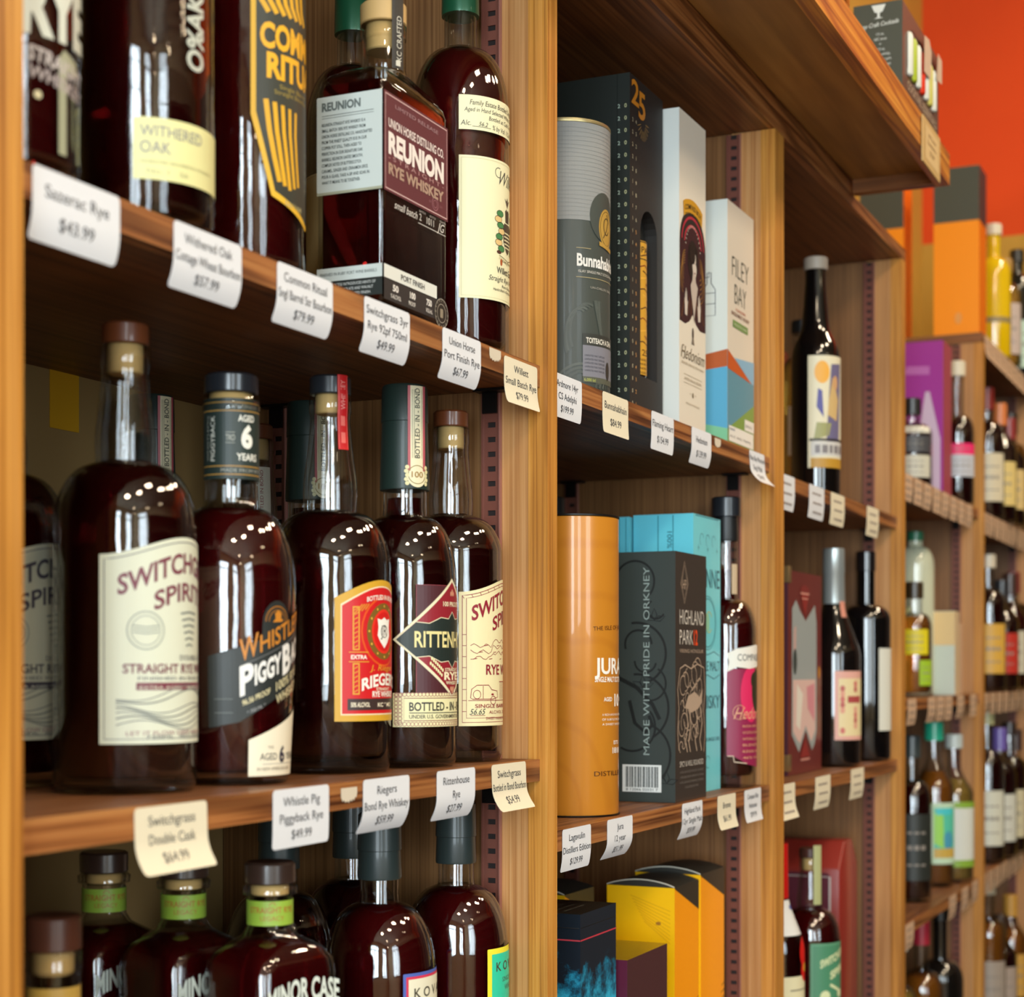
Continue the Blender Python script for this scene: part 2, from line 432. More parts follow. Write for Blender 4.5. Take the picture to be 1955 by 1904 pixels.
# ---------------------------------------------------------------- price tags
PAPER = M('#e0e3e8', .6); PAPERC = M('#e6ddc2', .6); PAPERT = M('#cfae90', .6); INK = M('#3a3a3e', .6)
def price_tag(x, z, lines, label, paper=PAPER, w=.067, h=.038, curl=-.008, sk=0, y=YS, group=None, twist=0.0, drop=0.0):
    t = tag_root = root('price_tag', label, 'price tag', (x, y - .0006, z - drop), 0, group)
    def mp(px, py, e):
        k = max(0, (-py - .0195) / (h - .0195)); q = max(0, -py - .006)
        k2 = k * k * (curl * (.62 if curl < 0 else 1) + twist * (px / w))
        return Vector((px + sk * q, -k2 - e, py))
    bm = bmesh.new(); r = .0028; pts = []
    for cx, cy, a0 in ((w / 2 - r, -r, 0), (-w / 2 + r, -r, 90), (-w / 2 + r, -h + r, 180), (w / 2 - r, -h + r, 270)):
        for i in range(4): a = radians(a0 + i * 30); pts.append((cx + r * cos(a), cy + r * sin(a), 0))
    bm.faces.new([bm.verts.new(p) for p in pts])
    for i in range(1, 8):
        bmesh.ops.bisect_plane(bm, geom=bm.verts[:] + bm.edges[:] + bm.faces[:], plane_co=(0, -.012 - i * .0034, 0), plane_no=(0, 1, 0))
    for v in bm.verts: v.co = mp(v.co.x, v.co.y, 0)
    ex = bmesh.ops.extrude_face_region(bm, geom=bm.faces[:])
    for v in [g for g in ex['geom'] if isinstance(g, bmesh.types.BMVert)]: v.co.y -= .0002
    bmesh.ops.recalc_face_normals(bm, faces=bm.faces[:])
    link('paper', bm, paper, t, True)
    if lines:
        a = Art(); n = len(lines); bar = lines[0] == '~'; hh = .0062 if n == 3 else .0072; gap = h / (n + .55)
        for i, s in enumerate(lines):
            yy = -gap * (i + .78) - hh * .45
            wd = len(s) * hh * .66
            if bar:
                for q in range(5): a.rect(-w * (.30 - .04 * i) + w * .12 * q, yy, w * .085, hh * .5, '#8d8078', 1)
            else: a.text(s, 0, yy, hh, INK, fit=min(wd, w * .95), l=1)
        a.build('lettering', lambda x_, y_, e: mp(x_, y_, .0002 + .00012 + e), t, 0)
    return t
W3 = 'white price tag under the '
price_tag(.739, SH[(1, 0)], ['Sazerac Rye', '$43.99'], 'white two-line price tag nearest the camera, under the etched red bottle', w=.072, curl=-.006)
price_tag(.860, SH[(1, 0)], ['Withered Oak', 'Cottage Wheat Bourbon', '$57.99'], 'white price tag under the bottle with the small cream label', w=.070, curl=-.008)
price_tag(.970, SH[(1, 0)], ['Common Ritual', 'Sngl Barrel Str Bourbon', '$79.99'], 'white price tag reading $79.99 under the yellow and black label bottle', w=.069)
price_tag(1.081, SH[(1, 0)], ['Switchgrass 3yr', 'Rye 92pf 750ml', '$49.99'], 'white price tag reading $49.99 under the flat rectangular bottle')
price_tag(1.201, SH[(1, 0)], ['Union Horse', 'Port Finish Rye', '$67.99'], 'white price tag reading $67.99 left of the white smear on the shelf edge')
price_tag(1.312, SH[(1, 0)], ['Willett', 'Small Batch Rye', '$79.99'], 'cream price tag reading $79.99 at the right end of the upper left shelf', paper=PAPERC, drop=.003, curl=.003)
price_tag(.823, SH[(1, 1)], ['Switchgrass', 'Double Cask', '$64.99'], 'cream blurred price tag leaning right under the big cream-label bottle', paper=PAPERC, curl=.007, w=.07, drop=.001, sk=.05)
price_tag(.965, SH[(1, 1)], ['Whistle Pig', 'Piggyback Rye', '$49.99'], 'white price tag reading $49.99 under the slanted black label bottle', w=.069, curl=-.001)
price_tag(1.080, SH[(1, 1)], ['Riegers', 'Bond Rye Whiskey', '$59.99'], 'white price tag reading $59.99 under the red and gold label bottle', w=.068, curl=-.011)
price_tag(1.191, SH[(1, 1)], ['Rittenhouse', 'Rye', '$27.99'], 'white price tag reading $27.99 under the diamond-label bottle', w=.066, curl=-.010)
price_tag(1.288, SH[(1, 1)], ['Switchgrass', 'Bottled in Bond Bourbon', '$54.99', ''][:3], 'cream price tag reading $54.99 at the right end of the lower left shelf', paper=PAPERC, sk=.1, curl=.008)
price_tag(1.412, SH[(2, 0)], ['Ardmore 14yr', 'CS Adelphi', '$199.99'], 'white price tag reading $199.99 under the grey smoke-pattern tube', curl=-.002)
price_tag(1.530, SH[(2, 0)], ['Bunnahabhain', '$84.99'], 'white price tag reading $84.99 left of the tall black box', curl=.001, paper=PAPERC)
price_tag(1.663, SH[(2, 0)], ['Flaming Heart', '$154.99'], 'white price tag reading $154.99 under the tall black box', curl=-.002)
price_tag(1.788, SH[(2, 0)], ['Hedonism', '$139.99'], 'white price tag reading $139.99 under the white box with the portrait', curl=-.006)
price_tag(1.997, SH[(2, 0)], ['Filey Bay Moscatel', 'Sngl Malt', '$71.99'], 'white price tag skewed right at the end of the upper box shelf', sk=.25, curl=.012, w=.062)
price_tag(1.434, SH[(2, 1)], ['Lagavulin', 'Distillers Edition', '$129.99'], 'white price tag reading $129.99 left on the lower box shelf', curl=-.004)
price_tag(1.542, SH[(2, 1)], ['Jura', '12 year', '$51.99'], 'white price tag reading 12 year below the orange tube', curl=-.013)
price_tag(1.757, SH[(2, 1)], ['Highland Park', '12yr Single Malt', '$59.99'], 'white curling price tag under the black engraved box', curl=-.010)
price_tag(1.878, SH[(2, 1)], ['Brenne', '$61.99'], 'cream price tag reading $61.99 below the turquoise box', paper=PAPERC, curl=.004)
price_tag(1.980, SH[(2, 1)], ['Compass Box', 'Hedonism', '$99.99'], 'white price tag at the right end of the lower box shelf', curl=.003)
for x, s in ((2.127, 'first price tag right of the second upright, on the upper shelf'), (2.277, 'white price tag under the sunset-label bottle'), (2.392, 'cream price tag right below the sunset-label bottle'), (2.610, 'price tag at the right end of the shelf with the sunset-label bottle')):
    price_tag(x, SH[(3, 0)], ['~', '~', '~'], s, paper=PAPERC if x > 2.3 else PAPER, w=.078, h=.044, curl=-.004)
for x, s in ((2.127, 'cream price tag under the maroon gift box'), (2.310, 'price tag between the maroon gift box and the pink-label bottle'), (2.510, 'price tag below the silver-capped pink-label bottle')):
    price_tag(x, SH[(3, 1)], ['~', '~', '~'], s, paper=PAPERC, w=.08, h=.044, curl=-.005 if x > 2.2 else .006)
ORD = ['first', 'second', 'third', 'fourth', 'fifth', 'sixth', 'seventh', 'eighth', 'ninth']
def tag_row(bay, lev, xs, where, grp, w=.068, h=.044):
    for i, x in enumerate(xs):
        price_tag(x, SH[(bay, lev)], ['~', '~', '~'], '%s from the left of the %s' % (ORD[i], where), paper=PAPERT, w=w, h=h, curl=-random.uniform(.001, .008), group=grp)
tag_row(4, 0, [2.87 + .082 * i for i in range(8)], 'pinkish price tags in the row below the purple box', 'price tags below the purple box')
tag_row(5, 0, [3.63 + .08 * i for i in range(8)], 'far price tags continuing right of the purple box row', 'price tags on the highest shelf of the far bay')
tag_row(4, 1, [2.90, 3.07, 3.15, 3.23, 3.35, 3.49], 'price tags below the white-wrapped bottle', 'price tags below the white-wrapped bottle')
tag_row(5, 1, [3.64 + .09 * i for i in range(7)], 'far price tags below the mustard yellow label bottle', 'price tags on the second shelf of the far bay')
tag_row(4, 2, [2.88, 3.27, 3.40, 3.51], 'price tags below the teal-capped amber bottle', 'price tags below the amber bottles')
tag_row(5, 2, [3.62 + .085 * i for i in range(7)], 'lowest far price tags right of the amber bottles', 'price tags on the third shelf of the far bay')
def top_tags():
    for i in range(9):
        t = price_tag(3.62 + .078 * i, .681, ['~', '~', '~'], '%s price tag from the left on the board beside the tall orange box' % ORD[i], paper=PAPERT, w=.07, h=.046, curl=.005, y=YF, group='price tags on the top board of the far bay')
top_tags()

# ---------------------------------------------------------------- bottles
class B: pass
def bottle(label, cat, X, Y, Zs, prof, fill=None, liq=LQ_DARK, t=.0028, tb=.007, glass=GLASS, n=40, rz=0, name='whiskey_bottle', group=None):
    b = B(); b.X, b.Y, b.Z = X, Y, Zs; b.prof = [norm(p) for p in prof]; b.H = b.prof[-1][3]
    b.r = root(name, label, cat, (X, Y, Zs + .0003), rz, group); b.rz = rz
    bm = bmesh.new()
    inner = [(p[0] - t, p[1] - t, max(p[2] - t, .001), p[3]) for p in b.prof if p[3] > tb]
    i0 = interp(b.prof, tb); inner = [(i0[0] - t - .004, i0[1] - t - .004, max(i0[2] - t - .003, .001), tb), (i0[0] - t, i0[1] - t, max(i0[2] - t, .001), tb + .004)] + [p for p in inner if p[3] > tb + .004]
    loft(bm, b.prof + inner[::-1], n, True, True)
    bmesh.ops.recalc_face_normals(bm, faces=bm.faces[:])
    link('glass', bm, glass, b.r, True, 60)
    if fill:
        g = .0003; lp = [(p[0] - g, p[1] - g, max(p[2] - g, .001), p[3] + (g if k == 0 else 0)) for k, p in enumerate(inner) if p[3] < fill]
        q = interp(inner, fill); lp.append((q[0] - g, q[1] - g, max(q[2] - g, .001), fill))
        bm = bmesh.new(); loft(bm, lp, n); bmesh.ops.recalc_face_normals(bm, faces=bm.faces[:])
        link('whiskey', bm, liq, b.r, True, 50)
    b.cam = atan2(-Y, -X) - rz
    b.R = b.prof[3][0]
    return b
def R_at(b, z): return interp(b.prof, z)[0]
def dome(R, zs, rn, zn, H, lip=0, base=.003):
    p = [(R - .006, 0), (R - .002, .001), (R, .006), (R, zs * .5), (R, zs)]
    for i in range(1, 10):
        t = i / 10 * pi / 2; f = .92
        p.append((rn + .0012 + (R - rn - .0012) * cos(t) ** f, zs + (zn - zs) * .97 * sin(t)))
    p += [(rn + .0006, zn), (rn, zn + .006), (rn, H - .012)]
    if lip: p += [(rn + lip, H - .0115), (rn + lip, H - .001), (rn, H)]
    else: p += [(rn, H)]
    return p
def slope(R, zs, rn, zn, H, lip=0, Rb=None, bulge=0, ex=1.0):
    Rb = Rb or R
    p = [(Rb - .006, 0), (Rb - .002, .001), (Rb, .006), (Rb + (R - Rb) * .6, zs * .55), (R, zs)]
    for i in range(1, 10):
        t = (i / 9); s = (.5 + .5 * cos(pi * t ** ex)); p.append((rn + bulge + (R - rn - bulge) * s, zs + (zn - zs) * t))
    if bulge:
        hn = H - zn
        for f in (.18, .36, .55, .75, .86): p.append((rn + bulge * (cos(min(1, max(0, f - .1) / .75) * pi) * .5 + .5), zn + hn * f))
    else: p += [(rn, zn + .004), (rn, H - .014)]
    if lip: p += [(rn + lip, H - .0135), (rn + lip, H - .001), (rn, H)]
    else: p += [(rn, H)]
    return p
def cap(b, rc, h, col, z0=None, rough=.35, r0=None, name='cap', metal=0, coat=.3):
    z = b.H + .0003 if z0 is None else z0; r0 = r0 or rc
    return lath(name, [(r0 - .0008, z), (r0, z + .0008), (rc, z + h - .0016), (rc - .0016, z + h)], M(col, rough, metal, coat), b.r, 28)
def stopper(b, r, h, col='#c9a25a'):
    m = MC.get('cork') or plaster('cork', '#c4913e', '#ecd49c', .8); MC['cork'] = m
    return lath('cork', [(r - .001, b.H - h), (r, b.H - h + .001), (r, b.H + .0002)], m if col else m, b.r, 24)
def sleeve(b, zlo, zhi, col, rough=.4, dz=0, name='capsule', top=True, coat=.2):
    rl, rh = R_at(b, zlo) + .0007, R_at(b, min(zhi, b.H)) + .0007
    return lath(name, [(rl, zlo), (rl + .0003, zlo + .002), (rh + .0002, zhi - .028), (rh + .0009, zhi - .0265), (rh + .0009, zhi - .0015), (rh - .001, zhi)], M(col, rough, 0, coat), b.r, 32)
def around(b, u, v=None):                  # angle on the body that a sight line through column u of the frame touches
    d = b.X * cos(TH) + b.Y * sin(TH); uc = 977.5 + 3300 * (b.X * sin(TH) - b.Y * cos(TH)) / d
    q = (u - uc) / (b.R * 3300 / d); return b.cam + asin(max(-.98, min(.98, q)))
def label(b, a0, z0, art, print_art, R=None, e=.00012, name='label', base=.0004, pname='lettering'):
    Rf = R or (lambda z: R_at(b, z))
    stp = max(.0012, min(.003, sqrt(8 * Rf(z0 + .01) * .00003)))
    lab = art.build(name, cyl(Rf, a0, z0, base), b.r, stp, e)
    if print_art: print_art.build(pname, cyl(Rf, a0, z0, base), lab, stp, e)
    return lab

# --- cream labels with a raised wave (two kinds of bottle share them)
def wave(x, Wd, zt, amp=.012): return zt + amp * (.5 - .5 * cos(2 * pi * max(0, min(1, x / Wd))))
def cream_label(b, a0, z0, z1, maroon, body='#dfdfc8', style=0):
    Wd = .118; h = z1 - z0 - .012
    a = Art()
    top = [(Wd * i / 24, wave(Wd * i / 24, Wd, h)) for i in range(25)]
    a.poly([(0, 0), (Wd, 0)] + top[::-1], body, 0)
    p = Art(); dk = '#5d5a62' if not style else maroon
    m = .003
    tp = [(m + (Wd - 2 * m) * i / 24, wave(m + (Wd - 2 * m) * i / 24, Wd, h) - m) for i in range(25)]
    p.line([(m, m), (Wd - m, m)] + tp[::-1], .0006, dk, 1, True)
    if style:
        m2 = .0065; tp = [(m2 + (Wd - 2 * m2) * i / 24, wave(m2 + (Wd - 2 * m2) * i / 24, Wd, h) - m2 + .001) for i in range(25)]
        p.line([(m2, m2), (Wd - m2, m2)] + tp[::-1], .0005, dk, 1, True)
        for i in range(14): x = m + (Wd - 2 * m) * i / 14; p.line([(x, wave(x, Wd, h) - m), (x + .0015, wave(x, Wd, h) - m - .0025)], .0005, dk)
        for i in range(9): p.line([(m, m + i * .009), (m + .0035, m + i * .009)], .0005, dk)
    w1 = lambda x, y: (x, y + 1.15 * (wave(x, Wd, 0, .014)))
    p.text('SWITCHGRASS', Wd / 2, h * .775, .0125, maroon, fit=.096, bold=.025, warp=w1, sx=1)
    p.text('SPIRITS', Wd / 2, h * .625, .0115, maroon, fit=.052, bold=.02, warp=w1)
    if not style:
        p.circ(.028, h * .60, .0115, .0007, '#8b938c'); p.circ(.028, h * .60, .009, .0005, '#8b938c')
        for k in (-1, 0, 1): p.line([(.020, h * .6 + k * .002 + .001), (.028, h * .6 + k * .002), (.036, h * .6 + k * .002 + .001)], .0007, '#8b938c')
        for k in range(6): p.line([(.058 - .001 * k, h * .52 + .004 * k), (.062, h * .53 + .004 * k), (.066 + .001 * k, h * .52 + .004 * k)], .0011, '#6d7470')
        p.text('DOUBLE CASK', .070, h * .445, .0032, dk, fit=.036)
        p.text('STRAIGHT RYE WHISKEY', .058, h * .375, .0058, maroon, fit=.088, bold=.02)
        p.text('FINISHED IN RUM CASKS', .058, h * .338, .0022, dk, fit=.07)
        p.rect(.022, h * .285, .075, .0045, maroon); p.text('EXTRA AGED * BARREL FINISH', .058, h * .29, .002, '#dfdfc8', fit=.068)
    else:
        for k in range(3):
            p.line([(.010 + .001 * i * 1.0, h * (.60 - k * .045) + .0016 * sin(i * .5 + k * 2) + (.004 if i > 22 else 0)) for i in range(0, 92, 3)], .0005, dk)
        for k in range(16): x = .012 + .0055 * k; p.line([(x, h * (.50 + .05 * ((k * 7) % 3))), (x + .004, h * (.50 + .05 * ((k * 7) % 3)) + .0005)], .0006, dk)
        p.text('RYE WHISKEY', .060, h * .385, .0085, maroon, fit=.070, bold=.02)
        # little camper van
        p.line([(.010, h * .21), (.011, h * .275), (.016, h * .305), (.028, h * .305), (.032, h * .27), (.040, h * .26), (.041, h * .215), (.034, h * .20), (.012, h * .20)], .0006, dk, 1, True)
        p.circ(.016, h * .235, .0035, .0005, dk); p.line([(.022, h * .20), (.022, h * .30)], .0005, dk); p.circ(.034, h * .19, .0035, .0006, dk)
        p.disc(.033, h * .235, .0018, maroon, 1, .0008)
        for k in range(5): p.line([(.046 + .003 * k, h * .20), (.046 + .003 * k, h * .33)], .0005, dk)
        p.line([(.044, h * .33), (.060, h * .33)], .0006, dk); p.line([(.008, h * .19), (.110, h * .19)], .0005, dk)
    hz = h * (.10 if style else .22)
    if not style:
        for k in range(7):
            p.line([(.010 + .0016 * i, h * (.10 + .022 * k) + .003 * sin(i * .16 + k * .5) + (.006 if k > 4 else 0) * sin(i * .05)) for i in range(0, 60, 2)], .0009 if k % 2 else .0005, '#7d7f78' if k % 2 else '#5a5a60')
        p.text('LET IT FLOW DEEP AND ROLL ON', .058, h * .045, .0028, '#9b6a72', fit=.084)
        p.text('750ML  ALC/VOL 50', .058, h * .02 + .001, .002, dk, fit=.06)
    else:
        p.text('SINGLE BARREL RYE', .045, h * .135, .0032, dk, fit=.062, bold=.01)
        p.text('56.65', .016, h * .085, .005, '#333333', fit=.014, sh=.35); p.text('ALC/VOL  750ML  PROOF', .056, h * .09, .0028, dk, fit=.055)
        p.line([(.010, h * .078), (.024, h * .078)], .0004, dk)
        p.text('SWEET MASHED, NOT CHILL FILTERED', .056, h * .045, .0024, dk, fit=.062)
    return label(b, a0, z0, a, p)
def bulbneck(R, zs, zn, H, rb=.0188, rt=.0150, lip=.0155):
    p = dome(R, zs, rb - .0008, zn, H)[:-3]
    d = H - .015 - zn
    p += [(rb - .0004, zn + .003), (rb, zn + d * .18), (rb - .0003, zn + d * .32), (rb * .6 + rt * .4, zn + d * .5), (rb * .25 + rt * .75, zn + d * .72), (rt, zn + d * .92), (rt, H - .0145), (lip, H - .0135), (lip, H - .001), (lip - .001, H)]
    return p
SGP = bulbneck(.0445, .163, .206, .280)
def sg_bottle(X, Y, lab, R=.0445, n=40):
    pr = [(norm(p)[0] * (R / .0445 if norm(p)[3] < .17 else 1), norm(p)[3]) for p in SGP]
    b = bottle(lab, 'bottle', X, Y, SH[(1, 1)], pr, .207, LQ_DARK, n=n, tb=.009, t=.0032)
    stopper(b, .0112, .018); cap(b, .0148, .0135, '#6e3a1e', rough=.4, coat=.4)
    return b
b = sg_bottle(.889, .674, 'large dark bottle with brown wooden stopper and cream wave-top label, front left')
cream_label(b, around(b, 193), .031, .158, '#7a3a48', '#d9dcc6')
b = sg_bottle(.897, .783, 'matching dark bottle half hidden behind the left upright')
cream_label(b, around(b, -60), .031, .158, '#4a4550', '#c9c9b0')
b = sg_bottle(1.3040, .6527, 'dark bottle with brown stopper and cream wave label against the upright', R=.0435)
cream_label(b, around(b, 875), .030, .152, '#8e1f30', '#e6dcae', 1)
b = sg_bottle(1.302, .845, 'clear-necked bottle half hidden behind the red label bottle', n=28)
a = Art().rect(0, 0, .012, .05, '#d8d0bc', 0); p = Art().text('BOTTLED IN BOND', .0045, .003, .003, '#8e3030', 'l', fit=.044, rot=90)
label(b, b.cam + .1, .205, a, p, name='neck_strip')

# --- slanted black label bottle
pr = dome(.0435, .130, .0178, .186, .262, lip=.0014); pr[:4] = [(.033, 0), (.0375, .001), (.0388, .006), (.0415, .06)]
b = bottle('dark amber bottle with slanted black label and black neck band', 'bottle', .985, .659, SH[(1, 1)], pr, .184, LQ_RED, tb=.008)
stopper(b, .0145, .016); cap(b, .0182, .0130, '#22252a', rough=.25)
def slant(x): return .032 * x / .10
a = Art(); lo = lambda x: .036 + slant(x) * 1.0; 
pts = [(0, .036), (.02, .040), (.10, .085), (.10, .120), (.062, .106)] + [(.049 + .0125 * cos(radians(t)), .104 + .016 * sin(radians(t))) for t in range(0, 181, 20)] + [(.036, .094), (0, .083)]
a.poly(pts, '#262a28', 0)
p = Art(); sl = lambda x, y: (x, y + .42 * (x - .02))
p.text('W', .0205, .0790, .0150, '#c8802a', 'l', fit=.013, bold=.015, warp=sl).text('HISTLEPIG', .0345, .0795, .0115, '#c8802a', 'l', fit=.055, bold=.015, warp=sl)
for t_, x_, h_, f_ in (('P', .0205, .0190, .0095), ('IGGY', .0305, .0130, .0215), ('B', .0535, .0190, .0100), ('ACK', .0645, .0130, .0190)):
    p.text(t_, x_, .0570 + (.003 if h_ < .015 else 0), h_, '#e8e6e0', 'l', fit=f_, bold=.04, warp=sl)
p.line([(.021, .0765), (.090, .1055)], .0004, '#777777')
p.text('100% RYE', .047, .0485, .0062, '#d9cda0', 'l', fit=.028, bold=.01, warp=sl)
p.text('WHISKEY', .047, .0400, .0062, '#d9cda0', 'l', fit=.027, bold=.01, warp=sl)
p.text('96.56 PROOF', .022, .0495, .0038, '#d9cda0', 'l', fit=.020, bold=.02, warp=sl)
p.text('* 750 ML *', .025, .0425, .0025, '#aaaaaa', 'l', fit=.013, warp=sl)
p.circ(.049, .106, .0100, .0006, '#b87420', a0=0, a1=180); p.circ(.049, .106, .0075, .0005, '#b87420', a0=0, a1=180)
p.poly([(.0445, .1055), (.047, .1080), (.0465, .1115), (.0495, .1135), (.0525, .1115), (.052, .1080), (.0545, .1075), (.053, .1060)], '#c8802a')
p.line([(.004, .055), (.016, .055)], .0004, '#6d726d'); p.line([(.004, .046), (.016, .046)], .0004, '#6d726d')
RB = lambda z: R_at(b, z)
label(b, around(b, 400), .002, a, p, RB)
a = Art().poly([(0, 0), (.055, 0), (.055, .046), (.03, .036), (0, .024)], '#ece2c8', 0)
p = Art().text('AGED', .008, .0105, .0048, '#3a3a3a', 'l', fit=.014).text('6', .0245, .0090, .0105, '#3a3340', 'l', bold=.04, fit=.006).text('YEARS', .0325, .0105, .0048, '#3a3a3a', 'l', fit=.015)
p.line([(.010, .0078), (.045, .0078)], .0003, '#777777').text('IN NEW AMERICAN OAK', .006, .0035, .0024, '#8a8272', 'l', fit=.032).text('THE', .014, .018, .002, '#8a8272', 'l')
label(b, around(b, 474), .006, a, p, RB, name='foot_label', base=.0006)
a = Art().rect(0, 0, .075, .054, '#23302c', 0)
p = Art(); g = '#b88a3c'
for y in (.003, .0085, .0455, .051): p.line([(0, y), (.075, y)], .0006, g)
rk = .0178
p.text('PIGGYBACK', .0135, .012, .0034, '#d8d8cc', 'l', fit=.030, rot=90).text('WHISTLEPIG', .0085, .012, .0018, '#9a9a90', 'l', fit=.030, rot=90)
p.text('AGED', .029, .0385, .0045, '#e4e2d6', 'l', fit=.012, bold=.02).text('6', .031, .0215, .0145, '#e4e2d6', 'l', fit=.0085, bold=.05).text('YEARS', .028, .0125, .0048, '#e4e2d6', 'l', fit=.0155, bold=.02)
p.text('TRD', .021, .0255, .0042, '#a9a99c', 'l', fit=.006).line([(.021, .031), (.027, .031)], .0003, '#a9a99c').line([(.021, .024), (.027, .024)], .0003, '#a9a99c')
p.text('MT VERNON', .025, .047, .0026, '#8a8a80', 'l', fit=.018).text('MADE FROM RYE', .018, .0045, .0026, '#9a9a90', 'l', fit=.03)
label(b, b.cam - 1.36, .2035, a, p, lambda z: .0181, name='neck_label', base=.0007)

# --- red and gold label bottle
b = bottle('dark bottle with black cap, red neck seal and red and gold arched label', 'bottle', 1.1256, .6646, SH[(1, 1)], bulbneck(.0455, .150, .195, .282, .0204, .0150, .0158), .194, LQ_DARK, tb=.012, t=.0034)
stopper(b, .0112, .014); cap(b, .0156, .0140, '#23272c', rough=.3)
a = Art(); Wd, hh = .085, .090
def arch(m): return [(m, m), (Wd - m, m), (Wd - m, hh - m)] + [(Wd - m - (Wd - 2 * m) * i / 16, hh - m + .014 * sin(pi * i / 16)) for i in range(17)] + [(m, hh - m)]
a.poly(arch(0), '#cf9f2c', 0)
p = Art().poly(arch(.0045), '#e8d5b0', 1).poly(arch(.0055), '#c8191d', 2)
p.rect(.0095, .008, .068, .0085, '#3b2b28', 3)
p.text('50% ALC/VOL', .012, .0105, .0034, '#e8dcc0', 'l', fit=.016, bold=.03, l=4).text('KC * MO', .036, .0105, .003, '#e8dcc0', 'l', fit=.02, bold=.03, l=4)
cxx, cyy = .044, .066
p.disc(cxx, cyy, .024, '#d9541c', 3, .026).disc(cxx, cyy, .0225, '#c8191d', 4, .0245).disc(cxx, cyy, .019, '#7a5a20', 5, .021).disc(cxx, cyy, .0145, '#e03020', 6, .0165).disc(cxx, cyy, .0125, '#cf1a18', 7, .0145)
for k in range(12): an = k * pi / 6; p.disc(cxx + .0168 * cos(an), cyy + .0187 * sin(an), .0009, '#d8a63c', 8)
p.poly([(cxx - .0085, cyy + .0095), (cxx - .004, cyy + .0085), (cxx, cyy + .0105), (cxx + .004, cyy + .0085), (cxx + .0085, cyy + .0095), (cxx + .0075, cyy + .003), (cxx + .0085, cyy - .003), (cxx + .005, cyy - .008), (cxx, cyy - .0125), (cxx - .005, cyy - .008), (cxx - .0085, cyy - .003), (cxx - .0075, cyy + .003)], '#f2efe6', 8)
p.text('JR', cxx - .0005, cyy - .0035, .0085, '#55504a', fit=.0085, l=9).circ(cxx, cyy, .0045, .0006, '#55504a', 9)
for x0 in (.0135,):
    p.rect(x0, .052, .0055, .032, '#d8a030', 3).rect(x0 + .001, .053, .0035, .030, '#c8191d', 4)
    for k in range(9): p.line([(x0 + .0012, .054 + k * .0034), (x0 + .0040, .0555 + k * .0034)], .0006, '#d8a030', 5)
    p.rect(x0, .0195, .0055, .023, '#d8a030', 3).rect(x0 + .001, .0205, .0035, .021, '#c8191d', 4)
    for k in range(6): p.line([(x0 + .0012, .0215 + k * .0034), (x0 + .0040, .023 + k * .0034)], .0006, '#d8a030', 5)
p.line([(.0105, .0505), (.0265, .0505)], .0006, '#d8a030', 5).line([(.0105, .0435), (.027, .0435)], .0006, '#d8a030', 5)
p.text('EXTRA', .012, .0455, .0030, '#f0e6d8', 'l', fit=.013, bold=.03, l=9)
wr = lambda x, y: (x, y + 7 * (x - .045) * -(x - .045) * 1.0)
p.text("RIEGER'S", .0205, .0265, .0088, '#f0e6d8', 'l', fit=.046, bold=.03, l=9, warp=wr)
p.text('J. Rieger', .028, .037, .0045, '#e09a30', 'l', fit=.03, sh=.3, l=9)
p.text('STRAIGHT', .034, .0225, .0022, '#e8dcc0', 'l', fit=.018, l=9, bold=.02).text('RYE WHISKEY', .030, .0178, .0042, '#f0e6d8', 'l', fit=.030, bold=.03, l=9)
wa = lambda x, y: (x, y + .010 * sin(pi * (x / Wd)))
p.text('BOTTLED IN BOND', .025, .0795, .0036, '#f0e6d8', 'l', fit=.036, bold=.02, l=9, warp=wa)
for k in range(4): p.line([(.0145 + .003 * k, .0785 + .001 * k), (.021 + .002 * k, .0855 + .0002 * k)], .0006, '#d8a030', 8)
label(b, around(b, 638), .0385, a, p, e=.00006)
a = Art().rect(0, 0, .0085, .056, '#c4171c', 0).line([(.0008, .001), (.0077, .001), (.0077, .055), (.0008, .055)], .0004, '#e06a60', 1, True)
p = Art().text('WHISKEY', .006, .030, .004, '#e89a90', 'l', fit=.022, rot=90)
p.rect(.0025, .018, .0035, .008, '#e06a60').rect(.0025, .005, .0035, .008, '#e06a60')
label(b, b.cam + .33, .240, a, p, lambda z: max(interp(b.prof, min(z, .2817))[0], .0150), name='neck_seal', base=.0012)

# --- diamond label bottle
def ritt(X, Y, lab, near=True):
    b = bottle(lab, 'bottle', X, Y, SH[(1, 1)], dome(.0412, .148, .0172, .198, .300), .212, LQ_DARK, tb=.006)
    lath('capsule', [(.0196, .2185), (.0199, .220), (.0182, .272), (.0188, .2725), (.0182, .2995), (.0170, .3015)], M('#1f2f2a', .45, 0, .1), b.r, 32)
    a = Art().rect(0, .016, .015, .067, '#e2d7b4', 0).rect(0, .016, .002, .067, '#b0525a', 1).rect(.0125, .016, .0025, .067, '#b0525a', 1)
    a.disc(.0075, .013, .0085, '#e2d7b4', 0, .010)
    for sg in (-1, 1):
        for k in range(5): a.disc(.0075 + sg * (.0080 + .0008 * (k % 2)), .006 + k * .0032, .0016, '#d8cf9c', 1)
    p = Art().text('BOTTLED - IN - BOND', .0095, .026, .0042, '#33382e', 'l', fit=.055, rot=90, bold=.01)
    p.circ(.0075, .013, .0072, .0006, '#8a7a3c').text('100', .0075, .0108, .0048, '#9a7838', fit=.0095, bold=.01, l=3)
    for x in (.0035, .0050, .0115): p.line([(x, .026), (x, .080)], .0004, '#8a8a6a')
    a_ = (b.cam + .12) if near else b.cam + .25
    label(b, a_, .2165, a, p, lambda z: .0194 - max(0, min(1, (z - .22) / .05)) * .0012, name='neck_seal', base=.0012)
    return b
b = ritt(1.215, .649, 'dark green capsule bottle with red and black diamond label')
RC = '#8e1f2b'
